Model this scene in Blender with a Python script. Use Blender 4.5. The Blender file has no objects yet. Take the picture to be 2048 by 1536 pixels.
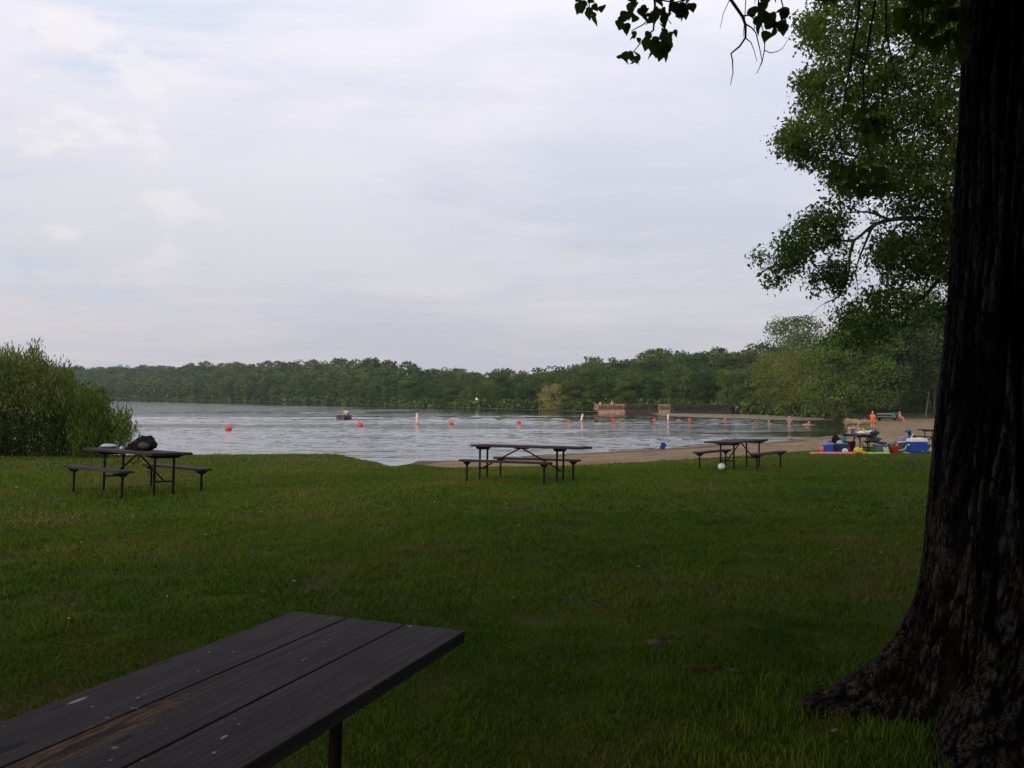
import bpy, bmesh, math, random
import numpy as np
from mathutils import Vector, Matrix, Quaternion
random.seed(7); RNG = np.random.default_rng(7)
R = math.radians
SC = bpy.context.scene
COL = SC.collection

# ------------------------------------------------------------------ camera
F = 1775.0            # focal length in photo pixels (2048 wide)
H = 1.66              # eye height above the turf at the camera
HOR = 786.0           # photo row of the horizon
cam_d = bpy.data.cameras.new('camera'); cam = bpy.data.objects.new('camera', cam_d); COL.objects.link(cam)
cam.location = (0, 0, H); cam.rotation_euler = (R(90), 0, 0)
cam_d.sensor_width = 36.0; cam_d.lens = 36.0*F/2048.0
cam_d.shift_y = (HOR-768.0)/2048.0
cam_d.clip_start = 0.05; cam_d.clip_end = 6000
SC.camera = cam
SC.view_settings.view_transform = 'Standard'; SC.view_settings.look = 'None'
SC.view_settings.exposure = 0.13; SC.view_settings.gamma = 1.0
SC.render.engine = 'CYCLES'
SC.cycles.use_denoising = True
SC.cycles.max_bounces = 6; SC.cycles.diffuse_bounces = 3; SC.cycles.glossy_bounces = 3
SC.cycles.transmission_bounces = 3; SC.cycles.volume_bounces = 0

# ------------------------------------------------------------------ world: sky + cloud deck
SUN_EL = R(9); SUN_AZ = R(217)      # clockwise from +Y: low, behind and to the left of the camera
world = bpy.data.worlds.new('World'); SC.world = world; world.use_nodes = True
nt = world.node_tree; nt.nodes.clear()
def N(nt, t, **kw):
    n = nt.nodes.new(t)
    for k, v in kw.items():
        if k.startswith('i_'):
            k = k[2:].replace('_', ' ')
            n.inputs[int(k) if k.isdigit() else k].default_value = v
        else: setattr(n, k, v)
    return n
def L(nt, a, b): nt.links.new(a, b)
def math_n(nt, op, a, b=None, c=None, clamp=False):
    n = nt.nodes.new('ShaderNodeMath'); n.operation = op; n.use_clamp = clamp
    for i, v in enumerate((a, b, c)):
        if v is None: continue
        if hasattr(v, 'links') or hasattr(v, 'is_linked'): nt.links.new(v, n.inputs[i])
        else: n.inputs[i].default_value = v
    return n.outputs[0]
def ramp(nt, fac, stops, interp='LINEAR'):
    n = nt.nodes.new('ShaderNodeValToRGB'); cr = n.color_ramp; cr.interpolation = interp
    while len(cr.elements) < len(stops): cr.elements.new(0.5)
    for e, (p, c) in zip(cr.elements, stops):
        e.position = p; e.color = (*c, 1) if len(c) == 3 else c
    nt.links.new(fac, n.inputs[0]); return n.outputs[0]
def maprange(nt, v, a, b, c=0.0, d=1.0, smooth=True):
    n = nt.nodes.new('ShaderNodeMapRange'); n.interpolation_type = 'SMOOTHSTEP' if smooth else 'LINEAR'
    nt.links.new(v, n.inputs[0])
    for i, x in enumerate((a, b, c, d)): n.inputs[i+1].default_value = x
    return n.outputs[0]
def noise(nt, vec, scale, detail=4.0, rough=0.5, dist=0.0, col=False):
    n = nt.nodes.new('ShaderNodeTexNoise'); n.inputs['Scale'].default_value = scale
    n.inputs['Detail'].default_value = detail; n.inputs['Roughness'].default_value = rough
    n.inputs['Distortion'].default_value = dist
    if vec is not None: nt.links.new(vec, n.inputs['Vector'])
    return n.outputs['Color' if col else 'Fac']
def mapping(nt, vec, scale=(1, 1, 1), loc=(0, 0, 0), rot=(0, 0, 0)):
    n = nt.nodes.new('ShaderNodeMapping'); nt.links.new(vec, n.inputs[0])
    n.inputs['Location'].default_value = loc; n.inputs['Rotation'].default_value = rot; n.inputs['Scale'].default_value = scale
    return n.outputs[0]
def mixc(nt, fac, a, b, mode='MIX'):
    n = nt.nodes.new('ShaderNodeMix'); n.data_type = 'RGBA'; n.blend_type = mode
    for i, v in ((0, fac), (6, a), (7, b)):
        if isinstance(v, (tuple, list)): n.inputs[i].default_value = (*v, 1) if len(v) == 3 else v
        elif isinstance(v, (int, float)): n.inputs[i].default_value = v
        else: nt.links.new(v, n.inputs[i])
    return n.outputs[2]

sky = N(nt, 'ShaderNodeTexSky', sky_type='NISHITA'); sky.sun_disc = False
sky.sun_elevation = SUN_EL; sky.sun_rotation = SUN_AZ; sky.air_density = 1.0; sky.dust_density = 2.0
tc = N(nt, 'ShaderNodeTexCoord'); dirv = tc.outputs['Generated']
sep = N(nt, 'ShaderNodeSeparateXYZ'); L(nt, dirv, sep.inputs[0])
zc = math_n(nt, 'MAXIMUM', sep.outputs[2], 0.0)
den = math_n(nt, 'ADD', zc, 0.16)
px_ = math_n(nt, 'DIVIDE', sep.outputs[0], den); py_ = math_n(nt, 'DIVIDE', sep.outputs[1], den)
cmb = N(nt, 'ShaderNodeCombineXYZ'); L(nt, px_, cmb.inputs[0]); L(nt, py_, cmb.inputs[1])
warp = N(nt, 'ShaderNodeVectorMath', operation='MULTIPLY_ADD')
L(nt, noise(nt, cmb.outputs[0], 0.7, 3, col=True), warp.inputs[0]); warp.inputs[1].default_value = (0.9, 0.9, 0.9); L(nt, cmb.outputs[0], warp.inputs[2])
big = noise(nt, mapping(nt, warp.outputs[0], (0.45, 0.9, 1), rot=(0, 0, 0.25)), 1.0, 5, 0.55)
fine = noise(nt, mapping(nt, warp.outputs[0], (1.3, 2.6, 1), (3.1, 1.7, 0), (0, 0, 0.25)), 1.6, 8, 0.6)
den_c = math_n(nt, 'ADD', math_n(nt, 'MULTIPLY', big, 0.65), math_n(nt, 'MULTIPLY', fine, 0.35))
el = maprange(nt, zc, 0.0, 0.42, 0, 1, False)
# cloud deck radiance: greyer and bluer low down, paler and whiter towards the zenith
base = ramp(nt, el, [(0.0, (0.57, 0.555, 0.60)), (0.12, (0.59, 0.58, 0.63)), (0.38, (0.62, 0.635, 0.705)), (0.70, (0.755, 0.76, 0.85)), (1.0, (0.87, 0.87, 0.955))])
shade = maprange(nt, den_c, 0.38, 0.60, 0.0, 1.0)
cc = mixc(nt, shade, (0.90, 0.915, 0.955), (1.08, 1.05, 1.03))
cloud = mixc(nt, 1.0, base, cc, 'MULTIPLY')
# pale blue breaks high on the left, with small lit cumulus in front of them
spot = N(nt, 'ShaderNodeVectorMath', operation='DISTANCE')
sc2 = mapping(nt, dirv, (1.0, 0.35, 1.35)); L(nt, sc2, spot.inputs[0])
_v = Vector((-0.58, 1.0, 0.33)).normalized(); spot.inputs[1].default_value = (_v.x, _v.y*0.35, _v.z*1.35)
hole = math_n(nt, 'MULTIPLY', maprange(nt, spot.outputs['Value'], 0.05, 0.42, 1, 0), maprange(nt, den_c, 0.44, 0.53, 1, 0))
cum = noise(nt, mapping(nt, dirv, (9, 9, 17)), 1.0, 6, 0.6)
cum2 = math_n(nt, 'MULTIPLY', maprange(nt, cum, 0.52, 0.62), maprange(nt, spot.outputs['Value'], 0.08, 0.30, 1, 0))
cloud2 = mixc(nt, math_n(nt, 'MULTIPLY', cum2, 0.42), cloud, (0.98, 0.93, 0.90))
bg_s = N(nt, 'ShaderNodeBackground'); L(nt, sky.outputs[0], bg_s.inputs[0]); bg_s.inputs[1].default_value = 0.14
hole2 = math_n(nt, 'MULTIPLY', hole, math_n(nt, 'SUBTRACT', 1.0, cum2))
blue = mixc(nt, math_n(nt, 'MULTIPLY', hole2, 0.75), cloud2, (0.56, 0.68, 0.85))
bg_c = N(nt, 'ShaderNodeBackground'); L(nt, blue, bg_c.inputs[0]); bg_c.inputs[1].default_value = 1.0
ms = N(nt, 'ShaderNodeMixShader'); ms.inputs[0].default_value = 0.93
L(nt, bg_s.outputs[0], ms.inputs[1]); L(nt, bg_c.outputs[0], ms.inputs[2])
wo = N(nt, 'ShaderNodeOutputWorld'); L(nt, ms.outputs[0], wo.inputs[0])

sun_d = bpy.data.lights.new('sun', 'SUN'); sun_d.energy = 1.6; sun_d.angle = R(10); sun_d.color = (1.0, 0.72, 0.50)
sun = bpy.data.objects.new('sun', sun_d); COL.objects.link(sun)
_d = Vector((math.sin(SUN_AZ)*math.cos(SUN_EL), math.cos(SUN_AZ)*math.cos(SUN_EL), math.sin(SUN_EL)))
sun.rotation_euler = _d.to_track_quat('Z', 'Y').to_euler(); sun.location = (0, 0, 40)

# ------------------------------------------------------------------ helpers
def mat(name, build=None, color=(0.5, 0.5, 0.5), rough=0.7, spec=0.3, metal=0.0, var=0.12, vscale=8.0, trans=None, trans_w=0.0, attr=None):
    m = bpy.data.materials.new(name); m.use_nodes = True; t = m.node_tree
    b = t.nodes['Principled BSDF']; b.inputs['Roughness'].default_value = rough
    b.inputs['Specular IOR Level'].default_value = spec; b.inputs['Metallic'].default_value = metal
    if build: build(t, b)
    else:
        tcn = N(t, 'ShaderNodeTexCoord'); nz = noise(t, tcn.outputs['Object'], vscale, 4, 0.6)
        c = mixc(t, maprange(t, nz, 0.3, 0.7), tuple(x*(1-var) for x in color), tuple(min(1, x*(1+var)) for x in color))
        L(t, c, b.inputs['Base Color'])
    return m
def uvec(*a): return Vector(a)
def tag(o, label=None, cat=None, group=None, kind=None):
    if label: o['label'] = label
    if cat: o['category'] = cat
    if group: o['group'] = group
    if kind: o['kind'] = kind
    return o
def link_mesh(name, me, m=None, parent=None, smooth=False):
    o = bpy.data.objects.new(name, me); COL.objects.link(o)
    if m is not None: me.materials.append(m)
    if parent is not None: o.parent = parent
    if smooth: me.shade_smooth()
    return o
def empty(name, loc=(0, 0, 0), rot=(0, 0, 0)):
    o = bpy.data.objects.new(name, None); COL.objects.link(o); o.location = loc; o.rotation_euler = rot
    o.empty_display_size = 0.3; return o
CH = {}
def children(o): return [c for c in bpy.data.objects if c.parent == o]
def copy_tree(o, parent=None, kids=None):
    c = o.copy(); COL.objects.link(c); c.parent = parent
    for ch in (kids[o] if kids and o in kids else ([] if kids is not None else children(o))): copy_tree(ch, c, kids)
    return c
def kid_map(o):
    d = {}
    def rec(x):
        d[x] = children(x)
        for y in d[x]: rec(y)
    rec(o); return d
def np_mesh(name, V, FA, nper, m=None, parent=None, smooth=False, attrs=None):
    """V (n,3) verts, FA (k*nper) flat vertex indices, polygons of nper corners"""
    me = bpy.data.meshes.new(name); V = np.ascontiguousarray(V, dtype=np.float32); FA = np.ascontiguousarray(FA, dtype=np.int32).ravel()
    nf = len(FA)//nper
    me.vertices.add(len(V)); me.vertices.foreach_set('co', V.ravel())
    me.loops.add(len(FA)); me.loops.foreach_set('vertex_index', FA)
    me.polygons.add(nf); me.polygons.foreach_set('loop_start', np.arange(0, nf*nper, nper, dtype=np.int32))
    try: me.polygons.foreach_set('loop_total', np.full(nf, nper, dtype=np.int32))
    except Exception: pass
    if attrs:
        for k, (dom, arr) in attrs.items():
            a = me.attributes.new(k, 'FLOAT', dom); a.data.foreach_set('value', np.ascontiguousarray(arr, dtype=np.float32))
    me.update(calc_edges=True)
    return link_mesh(name, me, m, parent, smooth)

class MB:
    """gathers simple solids, links them as ONE mesh object"""
    def __init__(s): s.v = []; s.f = []
    def add(s, vs, fs):
        k = len(s.v); s.v += [tuple(x) for x in vs]; s.f += [tuple(i+k for i in f) for f in fs]; return s
    def box(s, c, d, M=None, taper=(1, 1)):
        hx, hy, hz = d[0]/2, d[1]/2, d[2]/2; vs = []
        for z, t in ((-hz, (1, 1)), (hz, taper)):
            for x, y in ((-hx, -hy), (hx, -hy), (hx, hy), (-hx, hy)): vs.append(Vector((x*t[0], y*t[1], z)))
        if M is not None: vs = [M @ v for v in vs]
        vs = [v+Vector(c) for v in vs]
        return s.add(vs, [(0, 3, 2, 1), (4, 5, 6, 7), (0, 1, 5, 4), (1, 2, 6, 5), (2, 3, 7, 6), (3, 0, 4, 7)])
    def tube(s, pts, r, seg=8, caps=True):
        pts = [Vector(p) for p in pts]; n = len(pts); rr = r if isinstance(r, (list, tuple)) else [r]*n
        rings = []; up = None
        for i, p in enumerate(pts):
            t = (pts[min(i+1, n-1)]-pts[max(i-1, 0)]).normalized()
            if up is None:
                up = Vector((0, 0, 1)) if abs(t.z) < 0.9 else Vector((1, 0, 0))
            a = t.cross(up)
            if a.length < 1e-4: a = t.orthogonal()
            a.normalize(); b = t.cross(a).normalized(); up = a.cross(t)
            rings.append([p+(a*math.cos(2*math.pi*k/seg)+b*math.sin(2*math.pi*k/seg))*rr[i] for k in range(seg)])
        vs = [v for g in rings for v in g]; fs = []
        for i in range(n-1):
            for k in range(seg):
                fs.append((i*seg+k, i*seg+(k+1) % seg, (i+1)*seg+(k+1) % seg, (i+1)*seg+k))
        if caps: fs += [tuple(reversed(range(seg))), tuple((n-1)*seg+k for k in range(seg))]
        return s.add(vs, fs)
    def lathe(s, prof, seg=20, c=(0, 0, 0), sx=1, sy=1):
        vs = []; fs = []; c = Vector(c)
        for r, z in prof:
            for k in range(seg):
                a = 2*math.pi*k/seg; vs.append(c+Vector((r*math.cos(a)*sx, r*math.sin(a)*sy, z)))
        n = len(prof)
        for i in range(n-1):
            for k in range(seg): fs.append((i*seg+k, i*seg+(k+1) % seg, (i+1)*seg+(k+1) % seg, (i+1)*seg+k))
        fs += [tuple(reversed(range(seg))), tuple((n-1)*seg+k for k in range(seg))]
        return s.add(vs, fs)
    def prism(s, poly, y0, y1):   # poly in x,z ; extruded along y
        n = len(poly); vs = [(x, y0, z) for x, z in poly]+[(x, y1, z) for x, z in poly]
        fs = [tuple(range(n)), tuple(reversed(range(n, 2*n)))]
        for i in range(n): j = (i+1) % n; fs.append((i, i+n, j+n, j))
        return s.add(vs, fs)
    def blob(s, c, d, seed=0, amp=0.18, fr=2.2, sub=3, flat=None):
        bm = bmesh.new(); bmesh.ops.create_icosphere(bm, subdivisions=sub, radius=1)
        from mathutils import noise as mn
        vs = []; 
        for v in bm.verts:
            q = v.co.copy(); k = 1+amp*mn.noise(q*fr+Vector((seed*3.7, seed, 1)))*2+amp*0.5*mn.noise(q*fr*2.7+Vector((seed, 5, 1)))*2
            p = Vector((q.x*d[0]/2, q.y*d[1]/2, q.z*d[2]/2))*k
            if flat is not None: p.z = max(p.z, flat)
            vs.append(p+Vector(c))
        fs = [tuple(v.index for v in f.verts) for f in bm.faces]; bm.free()
        return s.add(vs, fs)
    def build(s, name, m, parent=None, smooth=False, bevel=0.0, bseg=2):
        me = bpy.data.meshes.new(name); me.from_pydata(s.v, [], s.f)
        bm = bmesh.new(); bm.from_mesh(me); bmesh.ops.recalc_face_normals(bm, faces=bm.faces)
        if bevel > 0:
            ed = [e for e in bm.edges if len(e.link_faces) == 2 and e.calc_face_angle(0) > 0.5]
            bmesh.ops.bevel(bm, geom=ed, offset=bevel, segments=bseg, affect='EDGES', profile=0.5)
        bm.to_mesh(me); bm.free()
        o = link_mesh(name, me, m, parent)
        if smooth:
            me.shade_smooth()
            try: me.set_sharp_from_angle(angle=R(45))
            except Exception: pass
        return o

# numpy gradient noise
_perm = RNG.permutation(256); _perm = np.concatenate([_perm, _perm, _perm]).astype(np.int64)
_g = RNG.normal(size=(256, 3)); _g /= np.linalg.norm(_g, axis=1)[:, None]
def pnoise(x, y, z):
    x, y, z = np.broadcast_arrays(np.asarray(x, float), np.asarray(y, float), np.asarray(z, float))
    xi = np.floor(x).astype(np.int64); yi = np.floor(y).astype(np.int64); zi = np.floor(z).astype(np.int64)
    xf, yf, zf = x-xi, y-yi, z-zi
    u, v, w = (t*t*t*(t*(t*6-15)+10) for t in (xf, yf, zf))
    def g(i, j, k):
        h = _perm[_perm[_perm[(xi+i) & 255]+((yi+j) & 255)]+((zi+k) & 255)]
        G = _g[h]; return G[..., 0]*(xf-i)+G[..., 1]*(yf-j)+G[..., 2]*(zf-k)
    l = lambda a, b, t: a+(b-a)*t
    return 1.6*l(l(l(g(0, 0, 0), g(1, 0, 0), u), l(g(0, 1, 0), g(1, 1, 0), u), v), l(l(g(0, 0, 1), g(1, 0, 1), u), l(g(0, 1, 1), g(1, 1, 1), u), v), w)
def fbm(x, y, z, o=3):
    s = 0; a = 1.0
    for i in range(o): s = s+a*pnoise(x*2**i+i*7.1, y*2**i, z*2**i); a *= 0.5
    return s
def sstep(a, b, x):
    t = np.clip((np.asarray(x, float)-a)/(b-a), 0, 1); return t*t*(3-2*t)

# ------------------------------------------------------------------ terrain
def XY(px, Y): return ((px-1024)/F*Y, Y)
def P(px, py, Y): return Vector(((px-1024)/F*Y, Y, H-(py-HOR)/F*Y))
W_D = 2.9; ZW = H-W_D
LAKE = [(-400, 60), (-120, 42), (-60, 35), (-40, 32.5), (-20, 30.8), (-12, 30.2), (-9, 30.6), (-7, 31.6), (-5.5, 34), (-4.4, 38.0), (-2.65, 38.3), (-0.5, 39), (1.8, 42.5), (4.4, 44), (8, 47), (10.6, 50), (14, 52), (18.4, 56.6), (21.2, 60), (23.7, 64), (27, 72), (30.5, 82), (33, 90), (36, 98), (36.5, 105), (34.5, 114), (32, 122), (27, 128), (23, 132), (13, 141), (6.4, 150), (-13, 186), (-43, 238), (-96, 325), (-213, 470), (-323, 560), (-420, 600)]
def poly_sd(poly, x, y):
    """signed distance, positive outside the polygon"""
    x = np.asarray(x, float); y = np.asarray(y, float); d = np.full(x.shape, 1e18); ins = np.zeros(x.shape, bool)
    n = len(poly)
    for i in range(n):
        ax, ay = poly[i]; bx, by = poly[(i+1) % n]; ex, ey = bx-ax, by-ay
        t = np.clip(((x-ax)*ex+(y-ay)*ey)/(ex*ex+ey*ey+1e-12), 0, 1)
        d = np.minimum(d, (x-ax-t*ex)**2+(y-ay-t*ey)**2)
        c = (ay > y) != (by > y)
        ins ^= c & (x < (bx-ax)*(y-ay)/((by-ay) if by != ay else 1e-9)+ax)
    return np.where(ins, -1, 1)*np.sqrt(d)
GRASS_EDGE = [(-400, 20), (-400, 29), (-60, 33), (-40, 31.5), (-20, 30.2), (-12, 29.6), (-9, 30.0), (-7, 30.8), (-5.2, 33.0), (-4.2, 35.5), (-3.2, 33.0), (-2.1, 29.2), (1.1, 26.6), (4.2, 27.6), (6.5, 30), (12.5, 37.5), (16, 40.5), (19.3, 42), (23, 42.5), (30, 50), (60, 60), (300, 60), (300, -50), (-400, -50)]
SKY_PX = [-3000, 0, 150, 300, 400, 500, 600, 720, 800, 900, 1000, 1100, 1160, 1200, 1260, 1340, 1400, 1500, 1540, 1640, 1900, 4000]
SKY_PY = [742, 740, 738, 739, 733, 735, 732, 730, 733, 741, 744, 741, 737, 727, 724, 709, 712, 707, 700, 706, 700, 700]
SH_PX = [-3000, 0, 220, 500, 700, 900, 1100, 1190, 1340, 1400, 1490, 1600, 1640, 1700, 1900, 4000]
SH_R = [560, 560, 470, 325, 238, 186, 150, 141, 132, 128, 122, 110, 104, 100, 100, 100]
def dterr(x, y):
    x = np.asarray(x, float); y = np.asarray(y, float)
    Din = np.interp(y, [0, 4, 15.8, 18.5, 23, 36, 45, 80, 120, 500], [1.66, 1.68, 1.75, 1.83, 1.965, 2.40, 2.52, 2.68, 2.7, 2.7])
    # the left side of the lawn is a little higher towards the shore
    Din = Din - 0.16*sstep(-2, -8, x)*sstep(18, 28, y)
    Din = Din + 0.018*pnoise(x*0.35, y*0.35, 0.3)*sstep(1, 6, np.hypot(x, y)) + 0.006*pnoise(x*1.7, y*1.7, 2.3)
    sd = poly_sd(LAKE, x, y)
    bw = np.interp(x, [-6, -3, 2, 12, 30], [1.8, 9.5, 12, 11, 8])
    t = np.clip(sd/bw, 0, 1); t = np.where(x < -4, t*t*(3-2*t), t*(1.25-0.25*t))
    near = W_D+0.015+(Din-W_D-0.015)*np.clip(t, 0, 1)
    near = np.where(sd < 0, W_D+np.minimum(0.10*(-sd)+0.0, 3.0), near)
    # the land over the water
    r = np.maximum(y, 1.0); pxa = 1024+F*x/r
    rs = np.interp(pxa, SH_PX, SH_R); sk = np.interp(pxa, SKY_PX, SKY_PY)
    back = np.interp(pxa, [0, 500, 1200, 1600, 4000], [170, 150, 110, 110, 110]); rc = rs+back
    zc = H+(HOR-sk)/F*rc-6.6
    zs = ZW+0.35
    hill = zs+(np.maximum(zc, zs)-zs)*sstep(4, back, y-rs)+0.8*pnoise(x*0.02, y*0.02, 3)
    farm = (y > rs-1.5) & (y > 95)
    zf = np.where(sd < 0, ZW-np.minimum(0.10*(-sd), 3.0), np.minimum(hill, ZW+0.02+np.maximum(sd, 0)*0.25+hill*0))
    zf = np.where(sd > 3, np.maximum(np.minimum(hill, ZW+0.02+sd*0.25), ZW+0.2), zf)
    zn = H-near
    k = sstep(88, 100, y)*1.0
    k = np.where(farm, 1.0, k*0)
    return np.where(farm & (sd > 0), zf, zn), sd
def gz(x, y): return float(dterr(np.array([x]), np.array([y]))[0][0])
def G(px, Y, dz=0.0):
    x = (px-1024)/F*Y; return Vector((x, Y, gz(x, Y)+dz))
# ------------------------------------------------------------------ ground
def m_ground(t, b):
    geo = N(t, 'ShaderNodeNewGeometry'); pos = geo.outputs['Position']
    at = N(t, 'ShaderNodeAttribute'); at.attribute_name = 'gd'; gd = at.outputs['Fac']
    ws = N(t, 'ShaderNodeAttribute'); ws.attribute_name = 'ws'; wsd = ws.outputs['Fac']
    wob = noise(t, pos, 1.3, 5, 0.6); wob2 = noise(t, pos, 0.25, 3)
    g1 = math_n(t, 'ADD', gd, math_n(t, 'MULTIPLY', math_n(t, 'SUBTRACT', wob, 0.5), 1.4))
    sandf = maprange(t, g1, -0.1, 0.25)
    # turf soil / thatch
    n1 = noise(t, pos, 0.7, 4, 0.6); n2 = noise(t, pos, 38, 4, 0.7); n3 = noise(t, pos, 5, 5, 0.6)
    turf = ramp(t, n2, [(0.25, (0.018, 0.028, 0.004)), (0.5, (0.040, 0.062, 0.006)), (0.8, (0.085, 0.100, 0.014))])
    dry = mixc(t, maprange(t, n1, 0.45, 0.65), turf, (0.062, 0.055, 0.022))
    soil = mixc(t, maprange(t, n3, 0.60, 0.72), dry, (0.05, 0.038, 0.025))
    # forest floor on the far side
    far = N(t, 'ShaderNodeSeparateXYZ'); L(t, pos, far.inputs[0])
    ff = maprange(t, far.outputs[1], 90, 104)
    soil = mixc(t, ff, soil, (0.035, 0.05, 0.018))
    # sand with scattered dark debris and a wet edge
    s1 = noise(t, pos, 3.0, 5, 0.65); s2 = noise(t, pos, 22, 5, 0.7); s3 = noise(t, mapping(t, pos, (0.35, 1.3, 1)), 1.6, 5, 0.65)
    sand = ramp(t, s1, [(0.25, (0.16, 0.112, 0.068)), (0.5, (0.25, 0.182, 0.112)), (0.75, (0.34, 0.255, 0.165))])
    sand = mixc(t, maprange(t, s2, 0.55, 0.72, 0, 0.75), sand, (0.06, 0.04, 0.026))
    sand = mixc(t, maprange(t, s3, 0.55, 0.66, 0, 0.6), sand, (0.085, 0.056, 0.036))
    s4 = noise(t, mapping(t, pos, (0.5, 0.9, 1)), 1.1, 6, 0.72)
    sand = mixc(t, maprange(t, s4, 0.50, 0.60, 0, 0.55), sand, (0.085, 0.060, 0.040))
    sand = mixc(t, maprange(t, s4, 0.44, 0.36, 0, 0.45), sand, (0.42, 0.33, 0.225))
    wl = math_n(t, 'ADD', wsd, math_n(t, 'MULTIPLY', math_n(t, 'SUBTRACT', wob, 0.5), 1.6))
    deb = math_n(t, 'MULTIPLY', maprange(t, wl, 0.9, 1.5), maprange(t, wl, 2.6, 1.9))
    sand = mixc(t, math_n(t, 'MULTIPLY', deb, maprange(t, s2, 0.40, 0.55, 0, 0.8)), sand, (0.03, 0.022, 0.016))
    sand = mixc(t, maprange(t, wl, 0.9, 0.1), sand, (0.075, 0.052, 0.036))
    sf2 = math_n(t, 'MULTIPLY', sandf, math_n(t, 'SUBTRACT', 1.0, ff))
    c = mixc(t, sf2, soil, sand); L(t, c, b.inputs['Base Color'])
    L(t, maprange(t, wl, 0.8, 0.0, 0.9, 0.35), b.inputs['Roughness']) if False else None
    b.inputs['Roughness'].default_value = 0.95; b.inputs['Specular IOR Level'].default_value = 0.03
    bp = N(t, 'ShaderNodeBump'); bp.inputs['Strength'].default_value = 0.8; bp.inputs['Distance'].default_value = 0.04
    L(t, math_n(t, 'ADD', noise(t, pos, 14, 6, 0.7), math_n(t, 'MULTIPLY', noise(t, pos, 2.2, 3), 1.5)), bp.inputs['Height']); L(t, bp.outputs[0], b.inputs['Normal'])
ang = np.concatenate([np.linspace(-180, -40, 36)[:-1], np.linspace(-40, 40, 420), np.linspace(40, 180, 36)[1:-1]])
rad = np.concatenate([[0.02], np.geomspace(0.5, 26, 150), np.linspace(26.2, 62, 190), np.geomspace(63, 900, 150)])
A, RR = np.meshgrid(np.radians(ang), rad)
gxx = RR*np.sin(A); gyy = RR*np.cos(A)
zz, sdl = dterr(gxx, gyy); ge = poly_sd(GRASS_EDGE, gxx, gyy)
na, nr = len(ang), len(rad)
idx = np.arange(na*nr).reshape(nr, na)
a0 = idx[:-1]; a1 = idx[1:]
FA = np.stack([a0, np.roll(a0, -1, 1), np.roll(a1, -1, 1), a1], -1).reshape(-1, 4)
M_GROUND = mat('ground', m_ground)
ground = np_mesh('ground', np.stack([gxx, gyy, zz], -1).reshape(-1, 3), FA[:, ::-1], 4, M_GROUND, None, True, {'gd': ('POINT', ge.ravel()), 'ws': ('POINT', sdl.ravel())})
tag(ground, kind='structure')

# ------------------------------------------------------------------ water
def m_water(t, b):
    geo = N(t, 'ShaderNodeNewGeometry'); pos = geo.outputs['Position']
    b.inputs['Base Color'].default_value = (0.012, 0.016, 0.010, 1); b.inputs['IOR'].default_value = 1.33
    b.inputs['Specular IOR Level'].default_value = 1.0
    w1 = noise(t, mapping(t, pos, (0.42, 1.0, 1), rot=(0, 0, 0.12)), 0.55, 3, 0.55, 0.3)
    w2 = noise(t, mapping(t, pos, (0.5, 1.0, 1), rot=(0, 0, -0.2)), 2.4, 4, 0.65, 0.2)
    w3 = noise(t, mapping(t, pos, (0.30, 1.0, 1), rot=(0, 0, 0.05)), 0.42, 3, 0.6, 0.4)
    h = math_n(t, 'ADD', math_n(t, 'MULTIPLY', w1, 0.06), math_n(t, 'MULTIPLY', w2, 0.05))
    h = math_n(t, 'ADD', h, math_n(t, 'MULTIPLY', w3, 0.15))
    # wind lanes: long patches that are calmer or more ruffled
    lane = noise(t, mapping(t, pos, (0.010, 0.045, 1), rot=(0, 0, 0.10)), 1.0, 4, 0.6)
    sp = N(t, 'ShaderNodeSeparateXYZ'); L(t, pos, sp.inputs[0])
    ws = math_n(t, 'ADD', maprange(t, lane, 0.42, 0.54, 0.22, 1.1), 0.0)
    near = maprange(t, sp.outputs[1], 30, 80, 0.36, 0.85)
    # calm strip in the lee of the far shore
    xy = math_n(t, 'ADD', sp.outputs[1], math_n(t, 'MULTIPLY', sp.outputs[0], 1.18))
    lee = maprange(t, xy, 118, 156, 1.0, 0.16)
    gust = maprange(t, noise(t, mapping(t, pos, (0.10, 0.42, 1)), 1.0, 4, 0.65), 0.38, 0.62, 0.35, 1.35)
    k = math_n(t, 'MULTIPLY', math_n(t, 'MULTIPLY', math_n(t, 'MULTIPLY', ws, lee), near), gust)
    h = math_n(t, 'MULTIPLY', h, k)
    bp = N(t, 'ShaderNodeBump'); bp.inputs['Strength'].default_value = 1.0; bp.inputs['Distance'].default_value = 0.55
    L(t, h, bp.inputs['Height']); L(t, bp.outputs[0], b.inputs['Normal'])
    b.inputs['Roughness'].default_value = 0.03
# the chop is real relief: long-crested ripples running across the lake, finer rows near the shore
wy = np.concatenate([[24, 27], np.geomspace(29, 135, 640), np.geomspace(136, 640, 150)])
wr = np.concatenate([[-9, -6, -4, -2.8, -2, -1.5, -1.1, -0.9, -0.78], np.linspace(-0.68, 0.50, 860), [0.55, 0.7, 1.0, 1.5, 2.5]])
WR, WY = np.meshgrid(wr, wy); WX = np.clip(WR*WY, -470, 75)
def wave(x, y):
    wv = 0.35*pnoise(x*0.06, y*0.10, 3.0)
    gust = np.interp(pnoise(x*0.05, y*0.22, 7.7)+0.5*pnoise(x*0.15, y*0.6, 2.7), [-0.5, 0.6], [0.45, 1.35])
    lane = 0.25+0.75*sstep(-0.22, 0.12, fbm(x*0.010+y*0.001, y*0.040, 1.5, 3))
    lee = 0.12+0.88*sstep(156, 116, y+1.18*x); nearf = 0.65+0.35*sstep(32, 70, y)
    h = 0.044*pnoise(x*0.30+wv, y*0.95+wv, 0.0)+0.025*pnoise(x*0.8, y*2.1, 5.0)+0.008*pnoise(x*1.9, y*4.6, 9.0)*sstep(110, 50, y)
    return h*gust*lane*lee*nearf*sstep(300, 150, y)
fine_m = (np.abs(WR) < 0.7)
WZ = ZW+np.where(fine_m, wave(WX, WY), 0.0)
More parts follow.
